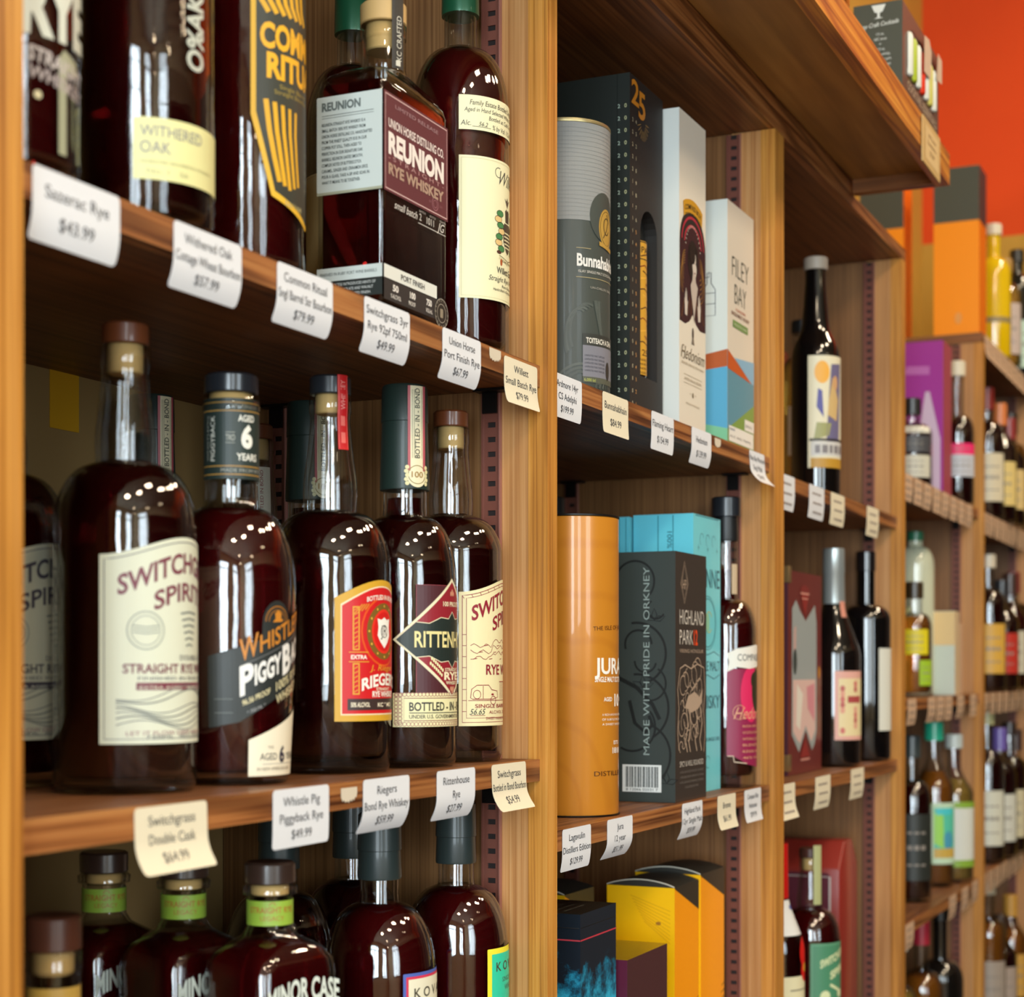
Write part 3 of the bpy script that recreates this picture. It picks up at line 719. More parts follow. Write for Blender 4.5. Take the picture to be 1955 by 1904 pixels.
a = Art().rect(.018, .026, .072, .084, '#4a2026', 0).rect(.0, .0, .108, .0262, '#e3dcaa', 1)
a.line([(.018, .027), (.018, .110), (.090, .110), (.090, .027)], .0006, '#8e3a42', 1)
D0 = len(a.it)
dmd = [(0, .0505), (.049, .100), (.098, .0505), (.049, .003)]
a.poly([(0, .0505), (.024, .0765), (.049, .102), (.074, .0765), (.098, .0505), (.074, .026), (.049, .002), (.024, .026)], '#dfd7b4', 2)
a.xf(D0, lambda x, y: (x * 1.1, .0675 + (y - .0505) * .94))
p = Art().poly([(.0022, .0505), (.049, .0990), (.0958, .0505), (.049, .0050)], RC, 3)
bk = [(.0022, .0505), (.0165, .0650), (.026, .0640), (.036, .0690), (.044, .0680), (.049, .0740), (.054, .0680), (.062, .0690), (.072, .0640), (.0815, .0650), (.0958, .0505), (.0815, .0360), (.072, .0370), (.062, .0320), (.054, .0330), (.049, .0270), (.044, .0330), (.036, .0320), (.026, .0370), (.0165, .0360)]
p.poly(bk, '#1f2a26', 4).line(bk[1:10], .0007, '#dfd7b4', 5).line(bk[11:20], .0007, '#dfd7b4', 5)
p.text('RITTENHOUSE', .0150, .0445, .0135, '#e0d392', 'l', fit=.070, bold=.02, l=6)
p.text('100 PROOF', .049, .0785, .0040, '#e8dcb8', fit=.022, bold=.02, l=6)
p.text('STRAIGHT', .049, .0285 - .004, .0028, '#e8dcb8', fit=.018, bold=.02, l=6).text('RYE', .049, .0175, .0065, '#e8dcb8', fit=.020, bold=.04, l=6).text('WHISKY', .049, .0135, .0030, '#e8dcb8', fit=.016, bold=.02, l=6)
for yy, s in ((.0900, 1), (.0090, -1)):
    p.disc(.049, yy, .0012, '#c88a70', 6, .003).disc(.047, yy - .001 * s, .001, '#c88a70', 6, .002).disc(.051, yy - .001 * s, .001, '#c88a70', 6, .002)
for k in range(7):
    for q in (0, 1): p.disc(.028 + .0016 * k - q * .001, .0430 - .008 - .0016 * k * 1.0 - .004 * q, .0008, '#e3dcaa', 6, .0015)
p.xf(0, lambda x, y: (x * 1.1, .0675 + (y - .0505) * .94))
for i in range(35):
    x = .003 + .0030 * i
    for y in (.0022, .0250): p.circ(x, y, .0015, .0005, '#a06a60', 3, n=8)
for i in range(8):
    p.circ(.0025, .0035 + .003 * i, .0015, .0005, '#a06a60', 3, n=8).circ(.0055, .0035 + .003 * i, .0015, .0005, '#a06a60', 3, n=8)
p.line([(.0085, .0048), (.0990, .0048), (.0990, .0222), (.0085, .0222)], .0006, '#8a4a44', 4, True)
p.text('BOTTLED - IN - BOND', .0125, .0125, .0068, '#33302a', 'l', fit=.072, bold=.02, l=4).line([(.0125, .0108), (.0860, .0108)], .0006, '#33302a', 4)
p.text("UNDER U.S. GOVERNMENT SUPERVISION", .0125, .0065, .0030, '#4a4238', 'l', fit=.072, bold=.01, l=4)
label(b, around(b, 751), .032, a, p, e=.00007)
ritt(1.172, .862, 'capsule bottle mostly hidden behind the big cream-label bottle', False)
ritt(1.2566, .763, 'capsule bottle with paper neck seal hidden behind the red label bottle', False)

# ---- upper shelf, left bay
b = bottle('dark red bottle with white hand-lettered etching, cut by the left upright', 'bottle', .7335, .636, SH[(1, 0)], dome(.040, .205, .0145, .25, .30), .235, LQ_RED, tb=.008)
cap(b, .016, .02, '#2a211c')
a = Art(); wh = '#cfd2c4'
a.text('RYE', .0, .073, .030, wh, 'l', fit=.050, bold=.05, l=0).text('STRAIGHT', .004, .058, .008, '#b9b0ac', 'l', fit=.042, bold=.03, l=0, rot=-8).text('WHISKEY', .004, .049, .007, '#a59a98', 'l', fit=.042, bold=.03, l=0, rot=-8).disc(.010, .040, .0022, '#d8cfa8', 0)
a.build('lettering', cyl(.040, b.cam + .18, 0), b.r, .003)
a = Art().poly([(0, 0), (.006, 0), (.006, .045), (.016, .045), (.016, .052), (.004, .056), (0, .050)], '#9a9c80', 0)
a.build('back_label', cyl(.040, b.cam + .75, .012), b.r, .003)
b = bottle('dark red bottle with curved cream two-line label and vertical white lettering', 'bottle', .854, .633, SH[(1, 0)], dome(.041, .215, .0145, .255, .30), .245, LQ_DARK, tb=.010)
cap(b, .016, .02, '#2a211c')
a = Art().rect(0, 0, .090, .036, '#ddd99a', 0, .001)
p = Art().text('WITHERED', .004, .0250, .0068, '#8d8a86', 'l', fit=.040, bold=.01).text('OAK', .004, .0155, .0072, '#8d8a86', 'l', fit=.018, bold=.01).text('WHEATED BOURBON WHISKEY', .004, .0095, .0018, '#a09c74', 'l', fit=.050).text('No. 1   56', .008, .0035, .0030, '#a8a47a', 'l', fit=.025)
label(b, around(b, 255), .024, a, p)
a = Art().text('O%AK WHISKEY', .0, .0, .0135, '#b9bcae', 'l', fit=.120, bold=.03, rot=90, l=0)
a.build('lettering', cyl(.041, around(b, 382), .092), b.r, .003)
b = bottle('dark amber bottle with tapering black and yellow shield label', 'bottle', .9893, .650, SH[(1, 0)], dome(.0395, .215, .0145, .255, .30), .245, LQ_RED, tb=.010)
cap(b, .016, .02, '#2a211c')
a = Art().poly([(0, .185), (0, .074), (.014, .022), (.052, .006), (.080, .022), (.090, .074), (.090, .185)], '#dfae2c', 0)
a.poly([(.0035, .185), (.0035, .076), (.0165, .0255), (.052, .010), (.0775, .0255), (.0865, .076), (.0865, .185)], '#2e3128', 1)
p = Art()
p.text('COMMON', .006, .1195, .0165, '#e8a918', 'l', fit=.070, bold=.04).text('RITUAL', .0105, .1000, .0165, '#e8a918', 'l', fit=.058, bold=.04)
p.text('Single Barrel', .020, .0935, .003, '#a08a40', 'l', fit=.030).text('Straight Bourbon', .016, .0895, .003, '#a08a40', 'l', fit=.036)
for k in range(5): p.line([(.010 + .0062 * k, .085 - .001 * k), (.0125 + .0055 * k, .065), (.0160 + .005 * k, .048), (.0200 + .0045 * k, .028 + .002 * abs(k - 2))], .0036 - .0003 * k, '#dca41e')
for k in range(7): p.line([(.004 + .0062 * k, .162), (.007 + .006 * k, .150), (.012 + .006 * k, .1425)], .0036, '#dca41e')
p.text('56/168', .024, .0175, .0036, '#b8ac78', 'l', fit=.018, rot=-6)
for k in range(5): p.text('750 ML', .048, .032 + .006 * k, .002, '#8a8a70', 'l', fit=.008)
label(b, around(b, 478), .030, a, p)

# flat rectangular bottle
hx, hy, rc = .0525, .0285, .004
X0, Y0 = 1.112, .612
prf = [(hx - .003, hy - .003, rc, 0), (hx, hy, rc + .001, .004), (hx, hy, rc + .001, .09), (hx, hy, rc + .001, .172), (hx - .0015, hy - .001, rc + .002, .178), (hx - .006, hy - .004, .008, .184), (hx - .016, hy - .009, .010, .190), (.019, .018, .0178, .1945), (.0170, .0170, .0170, .198), (.0165, .0165, .0165, .222), (.0175, .0175, .0175, .2225), (.0178, .0178, .0178, .232), (.0165, .0165, .0165, .233)]
b = bottle('flat rectangular bottle with white side panel and maroon front label', 'bottle', X0 + hx, Y0 + hy, SH[(1, 0)], prf, .176, LQ_DARK, n=48, tb=.012, t=.003)
stopper(b, .0135, .020); cap(b, .0178, .016, '#caa56a', rough=.6)
a = Art().rect(0, .0925, .104, .0735, '#5a2630', 0).line([(.002, .0945), (.102, .0945), (.102, .164), (.002, .164)], .0011, '#c9a9a6', 1, True)
p = Art()
p.text('LIMITED RELEASE', .052, .1565, .0030, '#a8868a', fit=.07)
p.text('UNION HORSE DISTILLING CO.', .0065, .1405, .0066, '#e3d6d0', 'l', fit=.090, bold=.025)
p.text('REUNION', .0065, .1215, .0155, '#efe4dc', 'l', fit=.090, bold=.05)
p.text('- S T R A I G H T -', .0065, .1165, .0034, '#b88e8c', 'l', fit=.090)
p.text('RYE WHISKEY', .0065, .1060, .0082, '#ab8f7c', 'l', fit=.090, bold=.04)
p.circ(.082, .1015, .0050, .0008, '#96626a', n=16).circ(.082, .1015, .003, .0006, '#96626a', n=12).text('EST', .0735, .1005, .0018, '#96626a').text('2010', .0915, .1005, .0018, '#96626a')
front = a.build('label', face_front(-hx + .001, -hy, 0), b.r); p.build('lettering', face_front(-hx + .001, -hy, 0), front)
a = Art().text('small batch', .016, .0825, .006, '#d8d4cc', 'l', fit=.036, sh=.3, l=0).text('2', .056, .0830, .0055, '#d8d4cc', 'l', l=0).text('1011', .068, .0830, .0055, '#d8d4cc', 'l', fit=.012, l=0).text('JG', .086, .0820, .007, '#d8d4cc', 'l', fit=.010, sh=.4, l=0)
a.line([(.054, .0805), (.100, .0805)], .0005, '#d8d4cc', 0)
for q, s in enumerate(('BATCH', 'BOTTLE', 'CRAFTER')): a.text(s, .056 + .017 * q, .0893, .0016, '#b0aaa4', 'l', fit=.010, l=0)
a.build('lettering', face_front(-hx + .001, -hy, 0), b.r)
a = Art().rect(0, .0285, .085, .0098, '#dfe2da', 0).rect(0, .0125, .087, .0155, '#2d2c2c', 0)
a.disc(.0925, .0185, .0120, '#26231f', 1, n=28)
p = Art().text('PORT FINISH', .026, .0312, .0044, '#3d3a38', 'l', fit=.038, bold=.01)
for q, (s, t2) in enumerate((('50', '% ALC/VOL'), ('100', 'PROOF'), ('750', 'VOL/mL'))):
    p.text(s, .013 + q * .027, .0205, .0048, '#e2ded6', 'l', fit=.009, bold=.04).text(t2, .010 + q * .028, .0150, .0032, '#d2cec6', 'l', fit=.016 if q == 0 else .011, bold=.02)
p.circ(.0925, .0185, .0112, .0004, '#b8b0a0', 3).circ(.0925, .0185, .0072, .0004, '#b8b0a0', 3).rect(.0900, .0150, .005, .007, '#8f8470', 3, .001)
for k in range(16):
    an = 2 * pi * k / 16; p.text('LIMITEDORELEASEO'[k], .0925 + .0092 * sin(an), .0185 + .0092 * cos(an), .0018, '#b8b0a0', rot=-math.degrees(an), l=3)
fr = a.build('finish_label', face_front(-hx + .001, -hy, 0), b.r); p.build('lettering', face_front(-hx + .001, -hy, 0), fr)
a = Art().rect(0, .0950, .0555, .0710, '#cfd8d4', 0, .001).rect(0, .0930, .0555, .002, '#a9ab94', 0)
p = Art().text('REUNION', .0045, .1555, .0062, '#6b7472', 'l', fit=.033, bold=.04).line([(.0045, .1518), (.0485, .1518)], .0004, '#4a5250').line([(.0045, .1500), (.0485, .1500)], .0003, '#4a5250')
TX = ['REUNION STRAIGHT RYE WHISKEY IS A', 'SMALL BATCH 100% RYE WHISKEY FROM', 'UNION HORSE DISTILLING CO. HANDCRAFTED', 'FROM THE FINEST QUALITY RYE IN OUR', 'COPPER POT STILL, THEN AGED TO', 'PERFECTION IN OUR SIGNATURE OAK', 'BARRELS. REUNION UNITES SMOOTH,', 'COMPLEX NOTES OF BUTTERSCOTCH,', 'CARAMEL, GINGER AND CINNAMON SPICE.', 'POUR A GLASS, TAKE A SIP AND SOAK IN', 'WHAT IT MEANS TO BE TOGETHER.']
for k, s in enumerate(TX): p.text(s, .0045, .1440 - k * .0043, .0024, '#3d4644', 'l', fit=.0118 * len(s) / 10.5, bold=.01)
sd = a.build('side_label', face_side(-hx, hy - .001, 0), b.r); p.build('lettering', face_side(-hx, hy - .001, 0), sd)
a = Art().rect(0, .0285, .0555, .0098, '#cfd8d4', 0).rect(0, .0155, .0555, .0125, '#2d3230', 0)
p = Art().text('FINISHED IN RUBY PORT WINE BARRELS', .003, .0325, .0024, '#4a5250', 'l', fit=.048)
p.text('THIS PROCESS INTRODUCES HINTS OF', .006, .0245, .0022, '#d8dcd8', 'l', fit=.044).text('FIG, DARK CHOCOLATE AND WALNUT', .006, .0208, .0022, '#d8dcd8', 'l', fit=.042).text('RICH AND BALANCED FINISH.', .010, .0171, .0022, '#d8dcd8', 'l', fit=.036)
sd = a.build('side_label', face_side(-hx, hy - .001, 0), b.r); p.build('lettering', face_side(-hx, hy - .001, 0), sd)
a = Art().rect(0, 0, .0105, .055, '#2a2622', 0)
p = Art().text('KC CRAFTED', .0080, .006, .0045, '#c9c4b4', 'l', fit=.034, rot=90).rect(.003, .002, .004, .004, '#c9c4b4', 2)
sd = a.build('neck_strip', cyl(.0178, b.cam + .35, .196, .0009), b.r, .002); p.build('lettering', cyl(.0178, b.cam + .35, .196, .0010), sd, .002)

# cream label bottles with green capsules
def crest(X, Y, lab, full=True):
    b = bottle(lab, 'bottle', X, Y, SH[(1, 0)], dome(.0410, .205, .0138, .262, .335), .2615, LQ_RED, tb=.010, t=.003)
    lath('capsule', [(.0158, .290), (.0160, .292), (.0153, .335), (.0140, .337)], M('#1f5a3c', .35, .3, .3), b.r, 32)
    a = Art().poly([(0, 0), (.104, 0), (.104, .117), (0, .117)], '#e4dfb6', 0)
    p = Art()
    p.text('Willett', .034, .0970, .0125, '#3c3a34', 'l', fit=.038, sh=.45, bold=-.005)
    p.circ(.037, .1065, .0040, .0006, '#3c3a34', a0=60, a1=300)
    cx, cy = .0515, .062
    p.poly([(cx - .006, cy + .0045), (cx - .0085, cy + .0005), (cx - .0075, cy - .012), (cx - .003, cy - .019), (cx, cy - .021), (cx + .003, cy - .019), (cx + .0075, cy - .012), (cx + .0085, cy + .0005), (cx + .006, cy + .0045)], '#3b342a', 1)
    for k in range(5): p.line([(cx - .0065, cy - .0035 - .003 * k), (cx + .0065, cy - .0035 - .003 * k)], .0012, '#cfc8a0', 2)
    p.poly([(cx - .004, cy + .0055), (cx - .0045, cy + .015), (cx - .002, cy + .017), (cx, cy + .015), (cx + .002, cy + .017), (cx + .0045, cy + .015), (cx + .004, cy + .0055)], '#2e2a24', 1)
    p.poly([(cx, cy + .018), (cx - .0055, cy + .0255), (cx - .002, cy + .0235), (cx, cy + .027), (cx + .002, cy + .0235), (cx + .0055, cy + .0255)], '#4a4238', 1)
    for sg in (-1, 1):
        for k in range(7):
            x = cx + sg * (.0125 + .0022 * sin(k * 1.7)); y = cy + .011 - k * .0048
            p.disc(x, y, .0046, '#d9b87a' if k % 2 else '#3f7a45', 1, .0028, 10).circ(x, y, .0046, .0004, '#3a3020', 2, 0, 360, .0028, 10)
    p.line([(cx - .014, cy - .025), (cx, cy - .028), (cx + .014, cy - .025)], .0030, '#cfc59a', 1).line([(cx - .014, cy - .0235), (cx, cy - .0265), (cx + .014, cy - .0235)], .0004, '#3a3020', 2)
    p.text('Coat of arms', cx, cy - .0285, .0018, '#3a3020', fit=.020).disc(cx - .014, cy - .021, .003, '#4a2a20', 1, .0015).disc(cx - .011, cy - .029, .0016, '#a8542a', 1, .003)
    p.text('Willett Estate', cx, .0235, .0055, '#3c3a34', fit=.034, bold=.01).text('Straight Rye Whiskey', cx - .002, .0165, .0045, '#3c3a34', fit=.048, sh=.3)
    p.text('Rare Release', cx, .0120, .0025, '#3c3a34', fit=.020).text('Handcrafted in Bardstown, Kentucky', cx, .0085, .0025, '#3c3a34', fit=.042)
    p.line([(.002, .002), (.102, .002), (.102, .115), (.002, .115)], .0003, '#b8b080', 1, True)
    label(b, around(b, 876) if full else b.cam - 1.3, .045, a, p)
    if full:
        a = Art().rect(0, 0, .085, .0285, '#e4dfb6', 0)
        p = Art().text('Family Estate Bottled Single Barrel', .009, .0205, .0044, '#4a463c', 'l', fit=.066, sh=.15).text('Aged in Hand Selected White Oak Barrels', .0045, .0150, .0036, '#4a463c', 'l', fit=.072, sh=.15).text('Bottled at Cask Strength', .026, .0095, .0036, '#4a463c', 'l', fit=.042, sh=.15)
        p.text('Alc.', .0015, .0035, .0044, '#4a463c', 'l', fit=.0085, sh=.15).line([(.011, .0028), (.028, .0028)], .0004, '#4a463c').text('56.2', .0165, .0036, .0036, '#333333', 'l', fit=.008, sh=.3).text('% by Vol. 112.4 Proof', .0295, .0022, .0042, '#4a463c', 'l', fit=.040, sh=.15)
        label(b, around(b, 876), .183, a, p, name='upper_label')
crest(1.3065, .6448, 'round bottle with green capsule and cream crest label beside the upright')
crest(1.306, .7486, 'green capsule bottle mostly hidden behind the flat rectangular bottle', False)

# ---- third shelf, left bay
for i, (X, Y, lab) in enumerate(((.994, .634, 'front black-capped square flask bottle with green neck band'), (.995, .705, 'middle black-capped square flask bottle with green neck band'), (.999, .776, 'rear black-capped square flask bottle with green neck band'))):
    h1, h2 = .0375, .0325
    prf = [(h1 - .004, h2 - .004, .012, 0), (h1, h2, .014, .005), (h1, h2, .014, .10), (h1, h2, .014, .208), (h1 - .0015, h2 - .001, .014, .217), (h1 - .006, h2 - .004, .016, .2245), (h1 - .013, h2 - .010, .018, .2295), (.0190, .0180, .017, .233), (.0155, .0155, .0155, .239), (.0150, .0150, .0150, .255), (.0150, .0150, .0150, .2600), (.0182, .0182, .0182, .2612), (.0185, .0185, .0185, .2660), (.0158, .0158, .0158, .2680)]
    b = bottle(lab, 'bottle', X, Y, SH[(1, 2)], prf, .231, LQ_RED, n=48, tb=.012, t=.003, rz=radians(-14))
    stopper(b, .0128, .008); cap(b, .0170, .0145, '#3b2a22', rough=.3, coat=.5)
    a = Art().rect(0, 0, .064, .0165, '#8fae3c', 0)
    p = Art().text('STRAIGHT RYE', .032, .0085, .0042, '#a8662c', fit=.032, bold=.01).text('LEGACY', .032, .0035, .0032, '#a8662c', fit=.016).circ(.032, .0135, .002, .0005, '#a8662c', 1, 0, 180)
    lb = a.build('neck_label', cyl(.0152, b.cam - 2.0, .2410, .0004), b.r, .002); p.build('lettering', cyl(.0152, b.cam - 2.0, .2410, .0004), lb, .002)
    wq = lambda x, y: (x, y - 5.0 * x * x)
    a = Art().text('MINOR CASE', 0, .193, .0150, '#d4dcd2', fit=.066, bold=.03, warp=wq, l=0)
    a.circ(0, .170, .017, .0012, '#c2cac0', 0, 20, 160).circ(0, .170, .0145, .0007, '#c2cac0', 0, 20, 160)
    for sg in (-1, 1): a.circ(sg * .024, .176, .0035, .0011, '#c2cac0', 0, 0, 300, n=12)
    a.text('STRAIGHT RYE WHISKEY', 0, .145, .005, '#c2cac0', fit=.052, l=0)
    a.build('lettering', face_front(0, -h2, 0, .0005), b.r)
def kov(X, Y, lab, lk=None):
    b = bottle(lab, 'bottle', X, Y, SH[(1, 2)], dome(.0440, .176, .0150, .232, .298), .231, LQ_RED if lk else LQ_DARK, tb=.010, t=.003)
    lath('capsule', [(.0168, .2500), (.0172, .2515), (.0164, .272), (.0172, .2725), (.0166, .2995), (.0150, .3010)], M('#2a3433', .4, 0, .2), b.r, 32)
    if lk:
        b1, b2, b3, ang = lk
        a = Art().rect(0, 0, .075, .115, b1, 0, .001).rect(.0025, .0025, .070, .110, b2, 1).rect(.0045, .0045, .066, .106, b3, 2)
        p = Art().text('K O V A L', .0095, .096, .0078, '#4a4436', 'l', fit=.046, bold=.015, l=3).text('SINGLE BARREL', .037, .0865, .0040, '#4a6a5a', fit=.038, l=3).text('WHISKEY', .037, .079, .0050, '#4a6a5a', fit=.03, l=3)
        p.text('BOTTLED IN BOND', .037, .064, .0075, '#c8d84a' if b3 == '#35c9a2' else '#8a6a4a', fit=.054, bold=.04, l=3).text('Rye', .037, .058, .011, '#2f4a44', fit=.02, sh=.3, l=4)
        label(b, around(b, ang), .067, a, p)
    return b
kov(1.179, .652, 'black-capsule bottle with blue-edged cream label on the low shelf', ('#4d62b0', '#cf3552', '#e2dcc2', 768))
kov(1.3035, .6475, 'black-capsule bottle with yellow-edged turquoise label beside the upright', ('#efe23a', '#efe23a', '#35c9a2', 929))
kov(1.205, .760, 'dark black-capsule bottle in the second row behind the blue-edged label')
kov(1.304, .748, 'dark black-capsule bottle in the second row behind the turquoise label')
b = bottle('bottle with brown stopper and gold label, blurred at the lower left', 'bottle', .799, .657, SH[(1, 2)], dome(.036, .175, .0150, .215, .250, lip=.0012), .205, LQ_DARK, tb=.008)
stopper(b, .012, .014); cap(b, .0165, .020, '#5a3324', rough=.35)
a = Art().rect(0, 0, .05, .012, '#c9a24c', 0); label(b, b.cam - 1.5, .218, a, None, lambda z: .0152, name='neck_label')
a = Art().rect(0, 0, .09, .09, '#c9b270', 0); p = Art().text('RYE WHISKEY', .045, .06, .010, '#4a3a20', fit=.07); label(b, b.cam - 1.2, .07, a, p)

# ---------------------------------------------------------------- boxes and tubes of the middle bay
def carton(label_, X, Y, Zs, w, d, h, side, front, top, name='whisky_box', b=.0012, rough=.4, rz=0, cat='box', group=None, coat=.15):
    r = root(name, label_, cat, (X, Y, Zs + .0003), rz, group)
    bm = bmesh.new(); box(bm, 0, w, 0, d, 0, h); bev(bm, b, 2)
    bm.normal_update()
    for f in bm.faces:
        n = f.normal
        f.material_index = 0 if n.x < -.6 or n.y > .6 else (1 if n.y < -.6 or n.x > .6 else (2 if n.z > .6 else 0))
    link('carton', bm, [M(side, rough, 0, coat), M(front, rough, 0, coat), M(top, rough, 0, coat)], r, True, 60)
    return r
def on_front(r, a, name='front_print', y=0, base=.0003): return a.build(name, face_front(0, y, 0, base), r)
def on_side(r, a, d, name='side_print'): return a.build(name, face_side(0, d, 0), r)

# grey smoke tube
r = root('whisky_tube', 'grey and black round tube with pale top band and curling smoke pattern', 'tube', (1.568, .66, SH[(2, 0)] + .0003))
lath('tube_wall', [(.0445, 0), (.045, .0006), (.045, .2655), (.0445, .266)], M('#3d443f', .45, 0, .1), r, 56)
lath('tin_rim', [(.0455, .2662), (.0457, .267), (.0455, .2695), (.043, .2700)], M('#b9a878', .35, .7), r, 56)
cam0 = atan2(-.66, -1.568); R0 = .045
q0 = cam0 - 1.5
a = Art().rect(0, .172, .150, .0938, '#8c8e8c', 0)
for k in range(22): a.line([(.002 + .012 * j + .004 * ((k * 5) % 3), .176 + k * .004 + .0004 * sin(j + k)) for j in range(12)], .0003, '#7a7c7a', 1)
X1 = .117
a.disc(X1 - .004, .178, .020, '#3d443f', 1, .024)
a.disc(X1, .168, .0125, '#b08a3c', 2, .019, 28).circ(X1, .168, .0105, .0006, '#5a4418', 3, 0, 360, .0165)
a.circ(X1, .170, .005, .0012, '#4a3a20', 3, 30, 330, .008).line([(X1 - .006, .158), (X1, .166), (X1 + .004, .176), (X1 + .001, .182)], .0012, '#4a3a20', 3).poly([(X1 - .012, .150), (X1 + .012, .146), (X1 + .012, .150), (X1 - .012, .154)], '#b08a3c', 3)
a.build('band_print', cyl(R0, q0, 0), r, .003)
a = Art().text('Bunnahabhain', .0795, .128, .0120, '#e8e6e0', 'l', fit=.062, bold=.03).text('ISLAY SINGLE MALT SCOTCH WHISKY', .081, .1215, .0026, '#d0ccc0', 'l', fit=.056)
a.line([(.0790, .1450), (.0945, .1450)], .0005, '#b9a878').line([(.0790, .1170), (.140, .1170)], .0005, '#b9a878').text('UN-CHILLFILTERED', .094, .107, .0022, '#a8a498', 'l', fit=.035)
SM = ['#464d48', '#4c534e', '#545b55']
def ribbon(pts, w, c): a.line(pts, w, c, 0)
for q in range(7):
    ribbon([(.100 + .0022 * q + .013 * sin(.11 * i + .25 * q) * (1 - i / 50), .012 + .0028 * i) for i in range(31)], .0030 - .0003 * q, SM[q % 3])
for q in range(4): ribbon([(.082 + .003 * q + .014 * cos(radians(70 + 5.2 * i)) * (1 + .1 * q), .058 + .002 * q + .028 * sin(radians(70 + 5.2 * i))) for i in range(28)], .0022, SM[(q + 1) % 3])
for q in range(3): a.circ(.086, .004, .022 + .004 * q, .0024, SM[q], 0, 30, 150)
a.rect(.0855, .052, .050, .0115, '#30332f', 1).rect(.0855, .022, .050, .030, '#7b7b84', 1).rect(.0855, .0165, .050, .0055, '#55584a', 1)
a.text('TOITEACH A DHA', .089, .0545, .0052, '#d8d4c8', 'l', fit=.040, bold=.03)
for k in range(5): a.text('UNPEATED MALT DISTILLED', .0875, .0415 - .0036 * k, .0018, '#3a3a44', 'l', fit=.026)
a.disc(.1195, .030, .004, '#33302c', 2, .009).text('6,000 btl', .0870, .0175, .0030, '#b9c060', 'l', fit=.013)
a.build('lettering', cyl(R0, q0, 0), r, .003)

# tall black box with arched window
X, Y = 1.6575, .625
r = root('whisky_box', 'tall black box with gold 25, year columns and an arched window', 'box', (X, Y, SH[(2, 0)] + .0003))
w, d, h = .100, .105, .3515
BK = M('#161c17', .55, 0, .0); BK2 = M('#191613', .6, 0, .0)
bm = bmesh.new(); box(bm, 0, w, .014, d, 0, h); link('carton', bm, BK, r)
bm = bmesh.new()                            # front panel with a real arched opening
x0, x1, z0, za = .031, .082, .046, .196
outer = [(0, 0), (w, 0), (w, h), (0, h)]
arc = [(x0, z0), (x1, z0), (x1, za)] + [((x0 + x1) / 2 + (x1 - x0) / 2 * cos(radians(t)), za + .026 * sin(radians(t))) for t in range(15, 180, 15)] + [(x0, za)]
def quadstrip(y):
    L = []
    for (px, pz) in arc: L.append(bm.verts.new((px, y, pz)))
    return L
vo = [bm.verts.new((px, 0, pz)) for px, pz in outer]; vi = quadstrip(0); vb = quadstrip(.0135)
es = []
for L in (vo, vi):
    for i in range(len(L)): es.append(bm.edges.new((L[i], L[(i + 1) % len(L)])))
bmesh.ops.triangle_fill(bm, use_beauty=True, use_dissolve=False, edges=es)
for i in range(len(vi)): bm.faces.new((vi[i], vi[(i + 1) % len(vi)], vb[(i + 1) % len(vi)], vb[i]))
for (ax, bx) in ((0, 0), (w, w)): bm.faces.new([bm.verts.new(p) for p in ((ax, 0, 0), (ax, 0, h), (ax, .014, h), (ax, .014, 0))])
bm.faces.new([bm.verts.new(p) for p in ((0, 0, h), (w, 0, h), (w, .014, h), (0, .014, h))])
bmesh.ops.recalc_face_normals(bm, faces=bm.faces[:])
for f in bm.faces: f.material_index = 1 if all(v.co.x < 1e-5 for v in f.verts) else 0
link('front_panel', bm, [BK2, BK], r)
bm = bmesh.new(); box(bm, 0, w, .0136, .0139, 0, h); link('inner_back', bm, M('#0f110f', .7), r)
lath('miniature_bottle', [(.0180, .047), (.0185, .048), (.0185, .172), (.0165, .184), (.0085, .200), (.008, .212)], M('#22120a', .15, 0, .8), r, 24).location = (.0500, .0200, 0)
rb = [o for o in r.children if o.name.startswith('miniature')][0]
a = Art().rect(0, 0, .030, .125, '#c9942c', 0)
for k in range(16): a.line([(.001 + .003 * ((k * 5) % 9), .028 + .0055 * k), (.012 + .002 * (k % 4), .031 + .0055 * k), (.022, .027 + .0055 * k), (.029, .030 + .0055 * k)], .0011, ['#4a2410', '#7a2f14', '#e0a83c'][k % 3], 1)
a.text('MPASS', .015, .114, .0060, '#3a2a18', fit=.020, l=2).text('25', .015, .018, .006, '#5a3a14', fit=.008, l=2).line([(0, .108), (.03, .108)], .0008, '#3a2a18', 2).line([(0, .124), (.03, .124)], .0008, '#3a2a18', 2)
for k in range(4): a.text('BLENDED MALT', .015, .013 - .004 * k, .002, '#5a3a14', fit=.02, l=2)
a.xf(0, lambda x, y: (x * 1.5, y * 1.12))
a.build('window_label', cyl(.0185, -pi / 2 - 1.3, .049), rb, .002)
a = Art(); s_ = Art(); GD = '#c9c0a0'
for k in range(25):
    z = .0125 + .01265 * k; yr = k + 1
    if yr <= 24: a.text('%d' % (yr // 10), .0075, z, .0042, GD, l=0, bold=.01).text('%d' % (yr % 10), .0175, z, .0042, GD if yr > 15 else '#d8a060', l=0, bold=.01)
    s_.text('2', d - .0118, z, .0042, '#a8b8a8', l=0, bold=.01).text('0', d - .0045, z, .0042, '#b8b88c', l=0, bold=.01)
a.text('2', .0150, .3225, .0260, '#c07a1e', fit=.022, l=0, bold=.02).text('5', .0350, .3130, .0290, '#c07a1e', fit=.020, l=0, bold=.02)
for k in range(11): an = radians(200 + k * 16); a.line([(.038 + .007 * cos(an), .310 + .009 * sin(an)), (.038 + .017 * cos(an), .310 + .019 * sin(an))], .0006, '#b08a4a', 0)
a.build('front_print', face_front(0, 0, 0), r); s_.build('side_print', face_side(0, d, 0), r)

